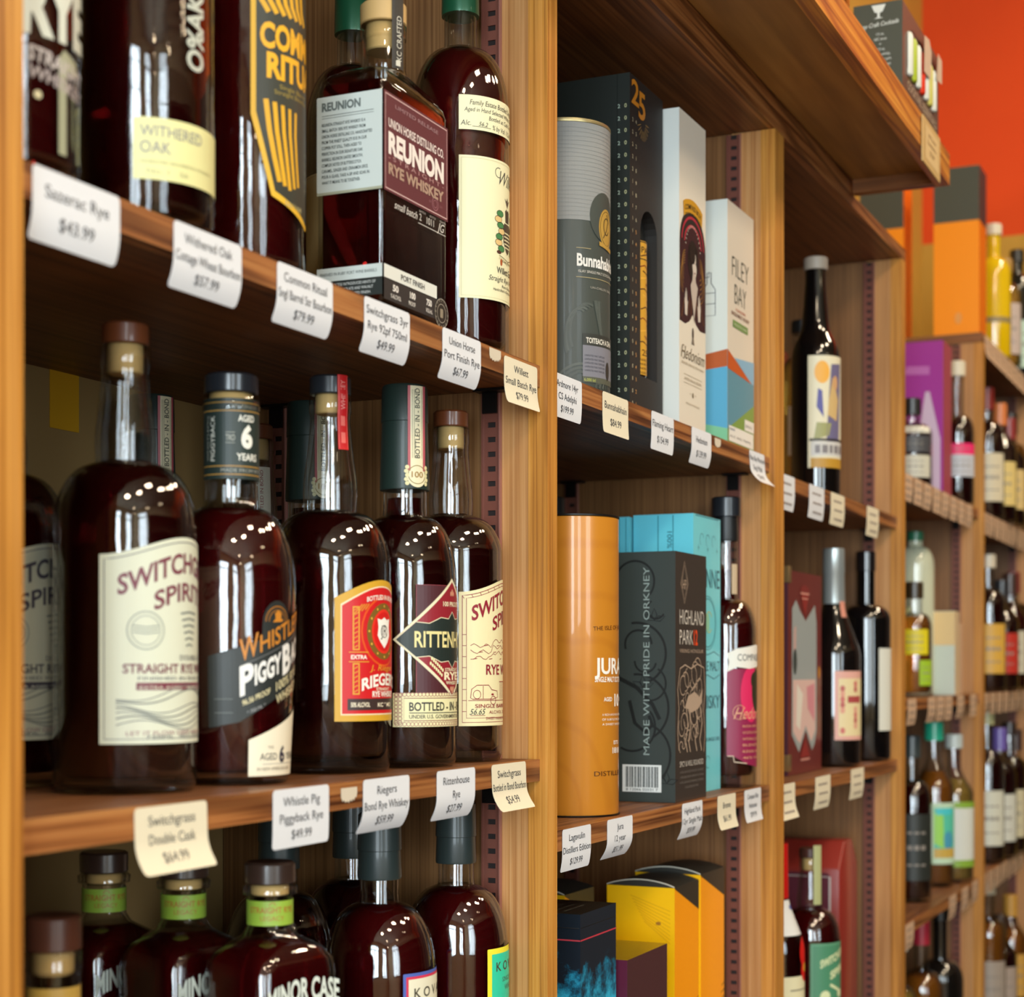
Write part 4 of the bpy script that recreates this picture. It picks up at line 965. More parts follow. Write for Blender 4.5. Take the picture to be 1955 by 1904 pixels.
# white portrait box
X, Y, w, d, h = 1.768, .610, .0905, .085, .3465
r = carton('tall narrow white box with dark arched portrait panel and script lettering', X, Y, SH[(2, 0)], w, d, h, '#dde2de', '#e4dccb', '#e4dccb')
a = Art(); cx = w / 2
pl = [(.001, .118), (.020, .117), (.034, .122), (.045, .131), (.056, .122), (.070, .117), (w - .001, .118), (w - .001, .205)] + [(cx + (w / 2 - .001) * cos(radians(t)), .205 + .040 * sin(radians(t))) for t in range(0, 181, 12)]
a.poly(pl, '#33151c', 0)
for k, c in enumerate(('#1c2420', '#b02a3c', '#1c2420', '#b02a3c')): a.circ(cx, .205, .042 - .0045 * k, .0028, c, 1, 5, 175, .036 - .0045 * k)
for k in range(15): an = radians(12 + k * 11); a.line([(cx + .024 * cos(an), .198 + .028 * sin(an)), (cx + .0265 * cos(an), .198 + .031 * sin(an))], .0012, '#d8cfc0', 1)
a.disc(cx, .190, .018, '#17110f', 2, .022)
a.poly([(cx - .0035 + .0, .1985), (cx + .004, .2005), (cx + .0105, .1965), (cx + .0125, .188), (cx + .0115, .179), (cx + .0075, .1715), (cx + .0035, .1715), (cx - .001, .178), (cx - .0035, .188)], '#cfc4b8', 3).poly([(cx - .001, .178), (cx - .003, .168), (cx - .009, .162), (cx - .006, .152), (cx + .001, .134), (cx + .003, .124), (cx + .007, .136), (cx + .012, .152), (cx + .016, .163), (cx + .009, .168), (cx + .008, .175)], '#bfb2a6', 3)
a.disc(cx - .003, .196, .010, '#17110f', 4, .010).disc(cx + .013, .195, .004, '#17110f', 4, .012)
a.line([(cx + .0005, .1875), (cx + .0035, .1882)], .0009, '#2a2020', 5).line([(cx + .0065, .1885), (cx + .0095, .1880)], .0009, '#2a2020', 5).disc(cx + .005, .1775, .0022, '#8a4a48', 5, .0009)
for sg, hx_ in ((-1, .021), (1, .066)):
    q5 = [(-.0035, .127), (.0035, .126), (.0050, .137), (.0062, .1425), (.0052, .1435), (.0036, .1400), (.0034, .1530), (.0022, .1535), (.0016, .1440), (.0006, .1560), (-.0007, .1560), (-.0010, .1440), (-.0024, .1520), (-.0034, .1510), (-.0032, .1400), (-.0046, .1450), (-.0055, .1440), (-.0042, .1360)]
    a.poly([(hx_ + sg * -1 * px, py) for px, py in q5], '#cfc4b8', 3)
    for k in range(6): a.circ(hx_ + sg * .0, .185 - .004 * k, .012 + .0012 * k, .0006, '#b0803c', 2, 100 if sg < 0 else -80, 240 if sg < 0 else 80)
for k in range(8): a.line([(.006 + .011 * k, .122 + .003 * ((k * 3) % 4)), (.012 + .009 * k, .135), (.018 + .008 * k, .148)], .0006, '#a06a34', 2)
a.poly([(.012, .2490), (.020, .2525), (.033, .2555), (.045, .2565), (.057, .2555), (.070, .2525), (.078, .2490), (.076, .2330), (.068, .2370), (.057, .2400), (.045, .2410), (.033, .2400), (.022, .2370), (.014, .2330)], '#c8921f', 2)
wc = lambda x, y: (x, y - 6 * (x - cx) ** 2)
a.text('COMPASS BOX', cx, .2450, .0058, '#2e2416', fit=.056, bold=.02, warp=wc, l=3).line([(.018 + .0054 * i, .2412 - 6 * (.018 + .0054 * i - cx) ** 2) for i in range(11)], .0006, '#2e2416', 3)
a.text('Hedonism', .005, .0790, .0150, '#6a5a3e', 'l', fit=.078, sh=.4, bold=-.005, l=1).circ(.013, .0855, .0075, .0005, '#6a5a3e', 1, 40, 330)
a.disc(cx, .1095, .0030, '#4a4038', 1, .007).poly([(cx - .005, .098), (cx - .002, .106), (cx + .002, .106), (cx + .005, .098)], '#7a6e60', 1)
a.text('BLENDED GRAIN SCOTCH WHISKY', cx, .0725, .0028, '#8a7a5a', fit=.076, l=1).text('LIMITED ANNUAL RELEASE', cx, .0560, .0030, '#8a7a5a', fit=.058, l=1)
a.line([(.014, .0620), (.076, .0620)], .0004, '#8a7a5a', 1).line([(.014, .0530), (.076, .0530)], .0004, '#8a7a5a', 1).disc(cx, .0420, .002, '#6a5a3e', 1, .003).text('* & *', cx, .0405, .003, '#8a7a5a', fit=.022, l=1).text('PRODUCT OF SCOTLAND', cx, .0300, .0022, '#8a7a5a', fit=.046, l=1)
on_front(r, a)

# white box with coloured hills
X, Y, w, d, h = 1.924, .605, .105, .085, .286
r = carton('shorter white box with blue, orange and green hills along the bottom', X, Y, SH[(2, 0)], w, d, h, '#d5dcd8', '#ddd3c2', '#e2ded4')
a = Art().poly([(0, 0), (w, 0), (w, .060), (0, .020)], '#7d9a4a', 0).poly([(0, .020), (w, .060), (w, .090), (0, .088)], '#5c8fa2', 0).poly([(0, .088), (0, .112), (w * .95, .086), (w, .088), (w, .060), (0, .088)], '#5c8fa2', 0)
a.poly([(0, .090), (0, .112), (.095, .085)], '#c0561c', 2).poly([(.028, .106), (w, .112), (w, .085), (.095, .085)], '#86b2cf', 1)
a.text('FILEY', .050, .2010, .0250, '#55584c', fit=.066, bold=-.015).text('BAY', .050, .1700, .0250, '#55584c', fit=.046, bold=-.015)
a.text('YORKSHIRE', .050, .1620, .0032, '#b0563c', fit=.040, bold=.01).text('SINGLE MALT WHISKY', .050, .1555, .0042, '#7a5548', fit=.072, bold=.02).rect(.020, .1415, .060, .0085, '#6f8f4e', 1).text('MOSCATEL FINISH', .050, .1438, .0034, '#cfd8b8', fit=.050)
a.rect(.004, .0065, .098, .018, '#e6e4dc', 3).rect(.066, .026, .038, .013, '#e6e4dc', 3).text('MARUSSIA', .007, .0195, .003, '#4a5a7a', 'l', l=4, fit=.02).text('ALC 46% 750ML', .007, .0115, .003, '#555555', 'l', fit=.085, l=4).text('BATCH 12', .070, .030, .0035, '#555555', 'l', fit=.026, l=4)
on_front(r, a)
a = Art().poly([(0, 0), (d, 0), (d, .020), (0, .040)], '#7fc49a', 0).poly([(0, .040), (d, .020), (d, .092), (0, .084)], '#58a9cf', 0).poly([(0, .084), (d, .092), (d, .112), (0, .098)], '#b5592a', 0).poly([(0, .098), (.02, .101), (0, .106)], '#7fbcd8', 1)
ik = '#4c4c58'
def mini_bottle(a, x, y, s):
    a.line([(x - .006 * s, y), (x - .006 * s, y + .024 * s), (x - .002 * s, y + .030 * s), (x - .002 * s, y + .040 * s), (x + .002 * s, y + .040 * s), (x + .002 * s, y + .030 * s), (x + .006 * s, y + .024 * s), (x + .006 * s, y)], .0008, ik, 1, True)
    a.line([(x - .006 * s, y + .011 * s), (x + .006 * s, y + .011 * s)], .0006, ik, 1).line([(x - .006 * s, y + .021 * s), (x + .006 * s, y + .021 * s)], .0006, ik, 1)
mini_bottle(a, d - .022, .152, 1.25); a.circ(d - .040, .176, .006, .0008, ik, 1).line([(d - .040, .182), (d - .040, .196), (d - .022, .197), (d - .022, .203)], .0008, ik, 1)
a.text('STILL', d - .044, .151, .002, ik, 'l', fit=.008).text('DISTILLED BY HAND', d - .046, .236, .002, ik, 'l', fit=.014)
on_side(r, a, d)

# orange tube
r = root('whisky_tube', 'glossy orange round tube with white lettering on the lower box shelf', 'tube', (1.562, .648, SH[(2, 1)] + .0003))
def orange_mat():
    m = bpy.data.materials.new('printed_orange'); m.use_nodes = True; nt = m.node_tree; b_ = nt.nodes['Principled BSDF']
    tc = nt.nodes.new('ShaderNodeTexCoord'); wv = nt.nodes.new('ShaderNodeTexWave'); wv.wave_type = 'RINGS'; wv.inputs['Scale'].default_value = 9; wv.inputs['Distortion'].default_value = 5; wv.inputs['Detail Scale'].default_value = .6
    mp = nt.nodes.new('ShaderNodeMapping'); mp.inputs['Scale'].default_value = (1.5, 1.5, .8); nt.links.new(tc.outputs['Object'], mp.inputs[0]); nt.links.new(mp.outputs[0], wv.inputs[0])
    r_ = nt.nodes.new('ShaderNodeValToRGB'); r_.color_ramp.elements[0].color = lin('#c67e26'); r_.color_ramp.elements[1].color = lin('#cc8428'); r_.color_ramp.elements[1].position = .12
    nt.links.new(wv.outputs[0], r_.inputs[0]); nt.links.new(r_.outputs[0], b_.inputs['Base Color']); b_.inputs['Roughness'].default_value = .3; b_.inputs['Metallic'].default_value = .1; b_.inputs['Coat Weight'].default_value = .4
    return m
lath('tube_wall', [(.0443, .0015), (.0445, .002), (.0445, .2870), (.0440, .2875)], orange_mat(), r, 56)
lath('base_rim', [(.0440, 0), (.0456, .0002), (.0458, .0014), (.0440, .0016)], M('#151210', .4, .4), r, 56)
lath('lid', [(.0440, .2876), (.0452, .2880), (.0452, .2895), (.0430, .2900)], M('#151210', .4, .4), r, 56)
a0 = atan2(-.648, -1.562) - 1.4; J = '#ece6dc'
a = Art(); u0 = .0790
a.text('JURA', u0 + .0045, .137, .0155, J, 'l', fit=.046, bold=.025, l=0).text('SINGLE MALT SCOTCH WHISKY', u0 + .0045, .1290, .0052, J, 'l', fit=.062, bold=.02, l=0)
a.text('THE ISLE OF JURA', u0 + .003, .1780, .0042, '#5a2a08', 'l', fit=.050, l=0, rot=3)
a.text('AGED', u0 + .015, .1105, .0040, J, 'l', fit=.012, l=0, bold=.02).text('10', u0 + .0315, .1060, .0115, J, 'l', fit=.012, bold=.04, l=0).text('YEARS', u0 + .046, .1105, .0040, J, 'l', fit=.012, l=0, bold=.02)
for k, s in enumerate(('A RICH AND ROUNDED BALANCE', 'OF SUBTLE SMOKE WITH A', 'A SWEET SHERRY FINISH')): a.text(s, u0 + .0130, .0965 - .0046 * k, .0022, J, 'l', fit=.048, l=0)
a.text("EST'D", u0 + .030, .0690, .0035, J, 'l', fit=.011, bold=.02, l=0).text('1810', u0 + .028, .0605, .0055, J, 'l', fit=.016, bold=.03, l=0)
a.text('DISTILLERY', u0 + .004, .0390, .0048, '#4a2208', 'l', fit=.052, l=0)
a.build('lettering', cyl(.0445, a0, 0), r, .003)

# black engraved box
X, Y, w, d, h = 1.7326, .602, .104, .092, .2665
r = carton('black box with engraved vines, white sideways lettering and a barcode', X, Y, SH[(2, 1)], w, d, h, '#38413f', '#37302b', '#2c302e')
a = Art(); cp = '#b09a86'
for q in range(4): k = 1 - .18 * q; a.line([(.029, .218 - .0), (.029 + .015 * k, .232), (.029, .218 + .030 * k), (.029 - .015 * k, .232)], .0008, cp, 0, True) if False else None
a.line([(.029, .212), (.041, .233), (.029, .257), (.017, .233)], .0010, cp, 0, True).line([(.029, .216), (.038, .233), (.029, .253), (.020, .233)], .0007, cp, 0, True).text('HP', .029, .2270, .011, cp, fit=.012, l=0)
a.text('HIGHLAND', .0130, .1895, .0165, '#c9c2b8', 'l', fit=.082, bold=.0, l=0).text('PARK', .0130, .1680, .0165, '#c9c2b8', 'l', fit=.045, l=0).text('12', .0600, .1680, .0165, '#e04a1c', 'l', fit=.013, bold=.03, l=0)
a.text('VIKING HONOUR', .0130, .1590, .0042, cp, 'l', fit=.080, l=0)
for q in range(26):
    cx_ = .018 + (q * 37 % 72) / 1000; cz = .058 + (q * 53 % 84) / 1000; a.circ(cx_, cz, .006 + (q % 4) * .0022, .0012, cp, 0, (q * 70) % 360, (q * 70) % 360 + 250, n=16)
a.poly([(.030, .100), (.040, .112), (.062, .117), (.078, .111), (.090, .120), (.086, .104), (.074, .098), (.050, .094), (.042, .098)], cp, 1)
for x_ in (.034, .044, .066, .082): a.line([(x_, .100), (x_ + .006, .082), (x_ - .002, .064), (x_ + .004, .052)], .0026, cp, 1)
a.line([(.010, .055), (.006, .075), (.010, .100), (.006, .120), (.014, .142), (.030, .146), (.050, .142), (.072, .147), (.094, .143), (.098, .120), (.093, .095), (.098, .070), (.094, .050)], .0015, cp, 1)
a.text('SPICY & WELL ROUNDED', .0130, .0370, .0062, '#c9c2b8', 'l', fit=.080, l=0)
for k in range(4): a.text('A WELL-BALANCED HARMONY OF SMOKE', .0130 if k < 3 else .030, .0300 - .0055 * k, .0026, '#77706a', 'l', fit=.080 if k < 3 else .045, l=0)
on_front(r, a)
a = Art(); vn = '#161b1a'
e0 = d - .0635
for (cx_, cz, r_, w_, s0, s1) in ((e0 + .018, .235, .0220, .0022, -40, 190), (e0 + .020, .158, .033, .0025, -70, 100), (e0 + .022, .168, .015, .0022, 0, 200), (e0 + .030, .150, .012, .0020, 180, 350), (e0 + .020, .100, .036, .0024, -60, 95), (e0 + .015, .080, .026, .0022, -120, 40), (e0 + .035, .126, .018, .0020, -90, 60), (e0 + .024, .050, .034, .0024, -60, 70), (e0 + .042, .205, .010, .0018, 120, 330)):
    a.circ(cx_, cz, r_, w_, vn, 0, s0, s1)
for (lx, lz) in ((e0 + .040, .193), (e0 + .027, .122), (e0 + .054, .020)):
    for an in (20, 90, 150):
        c_, s_2 = cos(radians(an)), sin(radians(an)); a.line([(lx, lz), (lx + .006 * c_ - .003 * s_2, lz + .006 * s_2 + .003 * c_), (lx + .013 * c_, lz + .013 * s_2), (lx + .006 * c_ + .003 * s_2, lz + .006 * s_2 - .003 * c_)], .0010, vn, 0, True)
a.line([(e0, .132), (e0 + .020, .122), (e0 + .038, .104), (e0 + .046, .088)], .0040, vn, 0).line([(e0 + .012, .108), (e0 + .018, .084), (e0 + .030, .074), (e0 + .038, .082), (e0 + .034, .092)], .0036, vn, 0)
a.text('MADE WITH PRIDE IN ORKNEY', e0 + .0345, .050, .0072, '#8fa09c', 'l', fit=.200, rot=90, l=1)
a.rect(e0 + .004, .0105, .0440, .0290, '#dfe4e2', 1)
xx = e0 + .0075; k = 0
while xx < e0 + .0440:
    ww = (.0004, .0010, .0006, .0014)[k * 7 % 4]; a.rect(xx, .0155, ww, .0220, '#26302f', 2); xx += ww + (.0006, .0011, .0005)[k * 5 % 3]; k += 1
a.text('8 12066 02031 7', e0 + .026, .0118, .0028, '#26302f', fit=.036, l=2)
on_side(r, a, d)

# turquoise boxes
X, Y, w, d, h = 1.863, .626, .100, .072, .318
TQ = '#5cc3cc'
r = carton('turquoise box with dark blue lettering behind the black engraved box', X, Y, SH[(2, 1)], w, d, h, '#68cfe4', '#74d0dc', TQ)
a = Art(); DB = '#2c5c6a'
a.text('BRENNE', .050, .236, .0230, DB, fit=.092, bold=.0, l=0, rot=0)
a.circ(.052, .195, .028, .0008, DB, 0).circ(.052, .195, .031, .0006, DB, 0).circ(.056, .196, .012, .0012, '#c8c070', 0, 30, 320).disc(.052, .195, .006, '#8fc8a8', 0, .012)
for k in range(3): a.circ(.030 + .022 * k, .290, .007, .0006, '#4a6a7a', 0, 20, 240)
for x_ in (.018, .052, .086): a.line([(x_, .277), (x_, .283)], .0008, DB, 0).line([(x_ - .002, .280), (x_ + .002, .280)], .0008, DB, 0)
a.text('SINGLE MALT', .052, .1395, .0120, DB, fit=.088, l=0).line([(.006, .157), (.03, .162), (.05, .158), (.075, .162), (.096, .157)], .0008, DB, 0).line([(.006, .135), (.03, .130), (.05, .135), (.075, .130), (.096, .135)], .0008, DB, 0)
a.text('WHISKY', .052, .096, .0160, DB, fit=.088, l=0).text('FRENCH OAK SINGLE CASK', .052, .058, .0045, DB, fit=.088, l=0).circ(.052, .034, .007, .0007, DB, 0, 20, 300)
on_front(r, a)
a = Art().line([(.030, .12), (.030, .3165)], .0010, '#2c7a8a', 0).line([(.048, .12), (.048, .3165)], .0010, '#2c7a8a', 0).text('100%  * * *', .041, .298, .0060, '#1f5a66', 'l', fit=.042, rot=-90, l=0)
on_side(r, a, d)
bm = bmesh.new(); box(bm, .008, .092, -.0002, .0006, .3162, .3172); 
link('lid_flap', bm, M('#1f6a78', .5), r)
r = carton('second turquoise box, only its edge showing behind the first', 1.856, .7005, SH[(2, 1)], w, d, .316, '#68cfe4', '#74d0dc', TQ)
a = Art().line([(d - .004, .01), (d - .004, .315)], .0008, '#2c8a9a', 0).line([(d - .012, .01), (d - .012, .315)], .0006, '#2c8a9a', 0); on_side(r, a, d)
b = bottle('black-capped bottle hidden behind the turquoise boxes', 'bottle', 1.905, .820, SH[(2, 1)], dome(.036, .22, .0145, .27, .325), .26, LQ_AMBER, n=28); cap(b, .0175, .022, '#1a1c1c')
# red label bottle at the right of the box shelf
b = bottle('bottle with black stopper, white banner and crimson label beside turquoise box', 'bottle', 2.0110, .634, SH[(2, 1)], dome(.0365, .185, .0140, .226, .325), .262, LQ_RED, tb=.014)
cap(b, .0178, .024, '#20242a'); lath('capsule', [(.0145, .296), (.0150, .298), (.0142, .3253)], M('#16181a', .4), b.r, 28)
a = Art().poly([(0, .014), (0, .118), (.096, .118), (.096, .014), (.070, .004), (.048, 0), (.026, .004), (.008, .014)], '#8c2148', 0)
a.disc(.034, .088, .017, '#d32a5c', 1, .034).disc(.046, .092, .011, '#2f2e1a', 2, .026).disc(.040, .104, .007, '#2f2e1a', 2, .010)
p = Art().text('Hedonism', .008, .058, .0150, '#d9a07a', 'l', fit=.062, sh=.4, bold=-.005, l=3).circ(.016, .066, .0085, .0006, '#d9a07a', 3, 30, 330)
for k in range(6): p.text(('RICH FRUITY', 'SCOTCH WHISKY', 'NATURAL COLOUR', 'BLENDED', 'BLENDED GRAIN', '46% VOL')[k], .020, .048 - .0075 * k, .0030, '#d9a07a', 'l', fit=.036, l=3)
p.line([(.001, .014), (.008, .014), (.009, .007), (.026, .005)], .0010, '#e0c8b0', 3)
label(b, around(b, 1387), .024, a, p)
a = Art().poly([(0, 0), (.012, .006), (.030, .004), (.075, .010), (.08, .030), (.045, .033), (.012, .028), (0, .022), (.003, .012)], '#e2ded4', 0)
p = Art().text('COMPASS BOX', .013, .0135, .0085, '#4a4a4a', 'l', fit=.060)
label(b, around(b, 1387), .138, a, p, name='banner', base=.0008)
a = Art().rect(0, 0, .010, .036, '#c9b394', 0); label(b, b.cam + .5, .232, a, None, lambda z: .0136, name='neck_strip')

# ---- low shelf of the middle bay
def mh(lab, X, Y, w=.083, d=.08, h=.2692):
    r = root('whisky_box', lab, 'box', (X, Y, SH[(2, 2)] + .0003))
    # yellow body with a front whose top is cut on the slant by the black lid
    bm = bmesh.new(); box(bm, 0, w, 0, d, 0, h - .0); bev(bm, .0006, 1); bm.normal_update()
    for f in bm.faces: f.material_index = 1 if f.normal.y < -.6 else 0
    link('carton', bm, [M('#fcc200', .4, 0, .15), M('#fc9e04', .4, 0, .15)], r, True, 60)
    bm = bmesh.new(); n = 10; dk = []
    for k in range(n + 1):                  # arched black lid
        y = d * k / n; z = h + .0004 + .007 * sin(pi * k / n) ** .8
        dk.append((bm.verts.new((-.0004, y, z)), bm.verts.new((w + .0004, y, z + .0001)), bm.verts.new((-.0004, y, h + .0003)), bm.verts.new((w + .0004, y, h + .0003))))
    for k in range(n):
        a_, b_ = dk[k], dk[k + 1]
        bm.faces.new((a_[0], a_[1], b_[1], b_[0])); bm.faces.new((a_[2], a_[0], b_[0], b_[2])); bm.faces.new((a_[3], b_[3], b_[1], a_[1]))
    bmesh.ops.remove_doubles(bm, verts=bm.verts[:], dist=.00002); bmesh.ops.recalc_face_normals(bm, faces=bm.faces[:])
    o = link('lid', bm, M('#2b2a24', .5), r, True, 50)
    a = Art().poly([(0, h - .001), (w, h - .033), (w, h + .0005), (0, h + .0005)], '#2e2a22', 0)
    a.line([(.030, .094), (.027, .108), (.036, .118), (.050, .114), (.058, .104), (.056, .092)], .0018, '#3a2608', 0).disc(.034, .104, .004, '#3a2608', 0, .008).line([(.034, .098), (.030, .086)], .0014, '#3a2608', 0).line([(.052, .100), (.056, .086)], .0014, '#3a2608', 0).circ(.026, .118, .003, .001, '#3a2608', 0, 30, 300, n=10)
    a.text('M&H', .040, .060, .016, '#3a2608', fit=.034, bold=.0, l=0).line([(.024, .056), (.056, .056)], .001, '#3a2608', 0).text('WHISKY DISTILLERY', .040, .052, .002, '#3a2608', fit=.032, l=0)
    for k in range(9): a.line([(w - .014 + .002 * (k % 3), .070 + .008 * k), (w - .001, .073 + .008 * k)], .0012, '#5a4010', 0)
    a.text('CLASSIC', .050, .034, .006, '#3a2608', fit=.03, l=0)
    on_front(r, a)
    a = Art()
    for k in range(9): a.line([(.028 + .002 * k, h - .010 - .0035 * k), (.075, h - .026 - .0045 * k)], .0006, '#d69c00', 0)
    a.disc(d - .019, h - .040, .003, '#a8701c', 0, .002)
    on_side(r, a, d)
    bm = bmesh.new()
    pts = [(-.0008, d * k / n, h + .0016 + .007 * sin(pi * k / n) ** .8) for k in range(n + 1)]
    for p0, p1 in zip(pts, pts[1:]):
        vs = [bm.verts.new(q) for q in (p0, p1, (p1[0] - .0003, p1[1], p1[2] - .0012), (p0[0] - .0003, p0[1], p0[2] - .0012))]; bm.faces.new(vs)
    link('lid_edge', bm, M('#c9c4b4', .6), r)
    return r
mh('yellow box with arched black lid in the middle of the low shelf', 1.808, .629)
mh('rightmost yellow box with black lid beside the slotted strip', 1.8985, .629, w=.088, h=.274)
mh('yellow box with black lid half hidden behind the navy box', 1.700, .715)
X, Y, w, d, h = 1.490, .611, .092, .085, .282
r = carton('navy blue metal box with red line and turquoise splash pattern', X, Y, SH[(2, 2)], w, d, h, '#17283a', '#252c30', '#22221e', rough=.3, coat=.5)
nm = bpy.data.materials.new('printed_splash'); nm.use_nodes = True; nt = nm.node_tree; N = nt.nodes; L = nt.links; pb = N['Principled BSDF']
tc = N.new('ShaderNodeTexCoord'); n1 = N.new('ShaderNodeTexNoise'); n1.inputs['Scale'].default_value = 38; n1.inputs['Detail'].default_value = 8; n1.inputs['Roughness'].default_value = .75
L.new(tc.outputs['Object'], n1.inputs[0]); sp = N.new('ShaderNodeSeparateXYZ'); L.new(tc.outputs['Object'], sp.inputs[0])
zr = N.new('ShaderNodeMapRange'); zr.inputs[1].default_value = .262; zr.inputs[2].default_value = .185; zr.inputs[3].default_value = -.25; zr.inputs[4].default_value = .22; L.new(sp.outputs[2], zr.inputs[0])
ad = N.new('ShaderNodeMath'); ad.operation = 'ADD'; L.new(n1.outputs[0], ad.inputs[0]); L.new(zr.outputs[0], ad.inputs[1])
cr_ = N.new('ShaderNodeValToRGB'); E_ = cr_.color_ramp.elements; E_[0].position = .47; E_[0].color = lin('#16202b'); E_[1].position = .72; E_[1].color = lin('#35b4dc'); q_ = E_.new(.56); q_.color = lin('#16607e')
L.new(ad.outputs[0], cr_.inputs[0]); L.new(cr_.outputs[0], pb.inputs['Base Color']); pb.inputs['Roughness'].default_value = .35; pb.inputs['Coat Weight'].default_value = .3
r.children[0].data.materials[0] = nm; r.children[0].data.materials[1] = nm
a = Art().line([(0, h - .0245), (w, h - .0245)], .0014, '#b83a48', 0)
a.poly([(.050, h - .150), (.043, h - .125), (.052, h - .130), (.058, h - .108), (.063, h - .128), (.074, h - .118), (.068, h - .138), (.070, h - .160), (.060, h - .178), (.052, h - .168)], '#a89e8a', 2)
on_front(r, a)
a = Art().line([(0, h - .0245), (d, h - .0245)], .0014, '#b83a48', 0)
on_side(r, a, d)
a = Art()
for k in range(4): a.text('SINGLE MALT SCOTCH WHISKY', .012, .020 + .010 * k, .003, '#6a6a60', 'l', fit=.05)
a.build('top_print', face_top(0, 0, h), r)
lath('lid_seam', [(.001, .0)] and [(.0463, .0425, .003, h - .0135), (.0464, .0428, .003, h - .0130), (.0464, .0428, .003, h - .0126)], M('#0c0f12', .5), r, 16).location = (w / 2, d / 2, 0)
r = carton('maroon gift box with gold-brown top in front of the yellow boxes', 1.600, .606, SH[(2, 2)], .118, .095, .223, '#5a1f38', '#4b2a2c', '#6e5410', rough=.3, coat=.5)
a = Art().poly([(.02, .06), (.05, .055), (.07, .065), (.05, .075)], '#c9a21c', 0); a.build('top_print', face_top(0, 0, .223), r)

# ---------------------------------------------------------------- third bay
def simple_label(b, u_or_a, z0, w, h, col, texts=(), ink='#555555', extra=None, raw=False, name='label'):
    a = Art().rect(0, 0, w, h, col, 0); p = Art() if (texts or extra) else None
    for (s, yy, hh_, ft) in texts: p.text(s, w / 2, yy, hh_, ink, fit=ft, bold=.02)
    if extra: extra(p)
    return label(b, u_or_a if raw else around(b, u_or_a), z0, a, p, name=name)
b = bottle('tall black bottle with silver-topped neck and colourful sunset picture label', 'bottle', 2.42, .630, SH[(3, 0)], [(.029, 0), (.0335, .001), (.0345, .006), (.0345, .10), (.0345, .196), (.0335, .206), (.030, .218), (.025, .227), (.0215, .236), (.0195, .250), (.0165, .285), (.0150, .306), (.0150, .322)], .0, LQ_BLACK, glass=M('#0d0b0a', .08, 0, 1), n=36)
cap(b, .0172, .018, '#b0a292', rough=.4)
def sunset(p):
    p.disc(.020, .118, .011, '#e8a83c', 1, .014)
    p.poly([(.026, .010 + .02), (.050, .03), (.055, .13), (.034, .128), (.030, .09)], '#6a6484', 1)
    p.poly([(.012, .075), (.022, .062), (.020, .095), (.014, .098)], '#4c4a94', 2).poly([(.028, .065), (.044, .058), (.048, .084), (.036, .112), (.030, .085)], '#c8a870', 2).disc(.041, .105, .005, '#c89a6a', 3, .009)
    p.poly([(.008, .034), (.030, .040), (.034, .055), (.012, .056)], '#9a9a60', 1)
    p.rect(.004, .0, .068, .012, '#b88a2c', 1).rect(.004, .0145, .068, .018, '#c9c6c0', 1).rect(.010, .018, .007, .010, '#7c7678', 3).rect(.020, .018, .008, .010, '#7c7678', 3).rect(.031, .018, .005, .010, '#7c7678', 3).rect(.039, .018, .008, .010, '#7c7678', 3).rect(.050, .018, .008, .010, '#7c7678', 3).rect(.002, .033, .070, .003, '#2a2420', 2)
simple_label(b, 1543, .038, .072, .158, '#ded6b8', extra=lambda p: (sunset(p), p.xf(0, lambda x, y: (x, y * 1.14))))
b = bottle('golden bottle with beige text label behind the sunset-label bottle', 'bottle', 2.604, .700, SH[(3, 0)], dome(.036, .185, .0145, .235, .27), .23, LQ_GOLD, n=28); cap(b, .016, .02, '#1c1c1c')
simple_label(b, 1505, .080, .09, .075, '#cdb79a', (), '#7a6a5a', extra=lambda p: [p.line([(.008, .062 - .011 * k), (.07 - .008 * (k % 2), .062 - .011 * k)], .002, '#8f7c68') for k in range(5)])
r = carton('red-brown box edge at the left of the sunset-label shelf', 2.64, .762, SH[(3, 0)], .11, .07, .27, '#8a3a22', '#8a3a22', '#5c3a2a')
# maroon gift box with window
X, Y, w, d, h = 2.281, .632, .178, .085, .279
r = carton('wide maroon presentation box with bottle-shaped clear window', X, Y, SH[(3, 1)], w, d, h, '#4c2430', '#6a2a26', '#6a2a26', rough=.4)
bm = bmesh.new()
a = Art().poly([(.018, .055), (.040, .040), (.055, .030), (.090, .060), (.125, .030), (.140, .040), (.150, .055), (.150, .210), (.140, .236), (.120, .226), (.090, .212), (.060, .226), (.040, .240), (.020, .228)], '#9aa2a2', 0)
a.poly([(.024, .060), (.044, .048), (.060, .042), (.090, .066), (.120, .042), (.142, .058), (.142, .13), (.024, .13)], '#d9b8b0', 1).poly([(.040, .068), (.060, .06), (.075, .11), (.044, .125)], '#e2dcd0', 2).poly([(.10, .09), (.138, .07), (.138, .125), (.095, .12)], '#d08a94', 2)
a.poly([(.026, .145), (.038, .14), (.040, .205), (.028, .200)], '#c8a49c', 1).disc(.034, .155, .010, '#3c4440', 2, .018)
on_front(r, a, 'window_print')
a = Art().disc(.085, .252, .024, '#7c2c2a', 1, .010).poly([(.062, .250), (.108, .250), (.085, .218)], '#8a2c28', 1).line([(.062, .250), (.108, .250)], .003, '#c88a7c', 2).line([(.070, .243), (.100, .243)], .002, '#c88a7c', 2).poly([(.060, .022), (.085, .048), (.112, .022)], '#8a2c28', 1).line([(.062, .019), (.110, .019)], .003, '#c88a7c', 2).disc(.163, .140, .005, '#c8881c', 1, .009)
on_front(r, a, base=.0006)
for z in (.006, .262): lath('brass_corner', [(.007, .007, .001, z), (.0072, .0072, .001, z + .001), (.0072, .0072, .001, z + .022), (.007, .007, .001, z + .0225)], M('#b89a6a', .3, .8), r, 8).location = (.0062, .0058, 0)
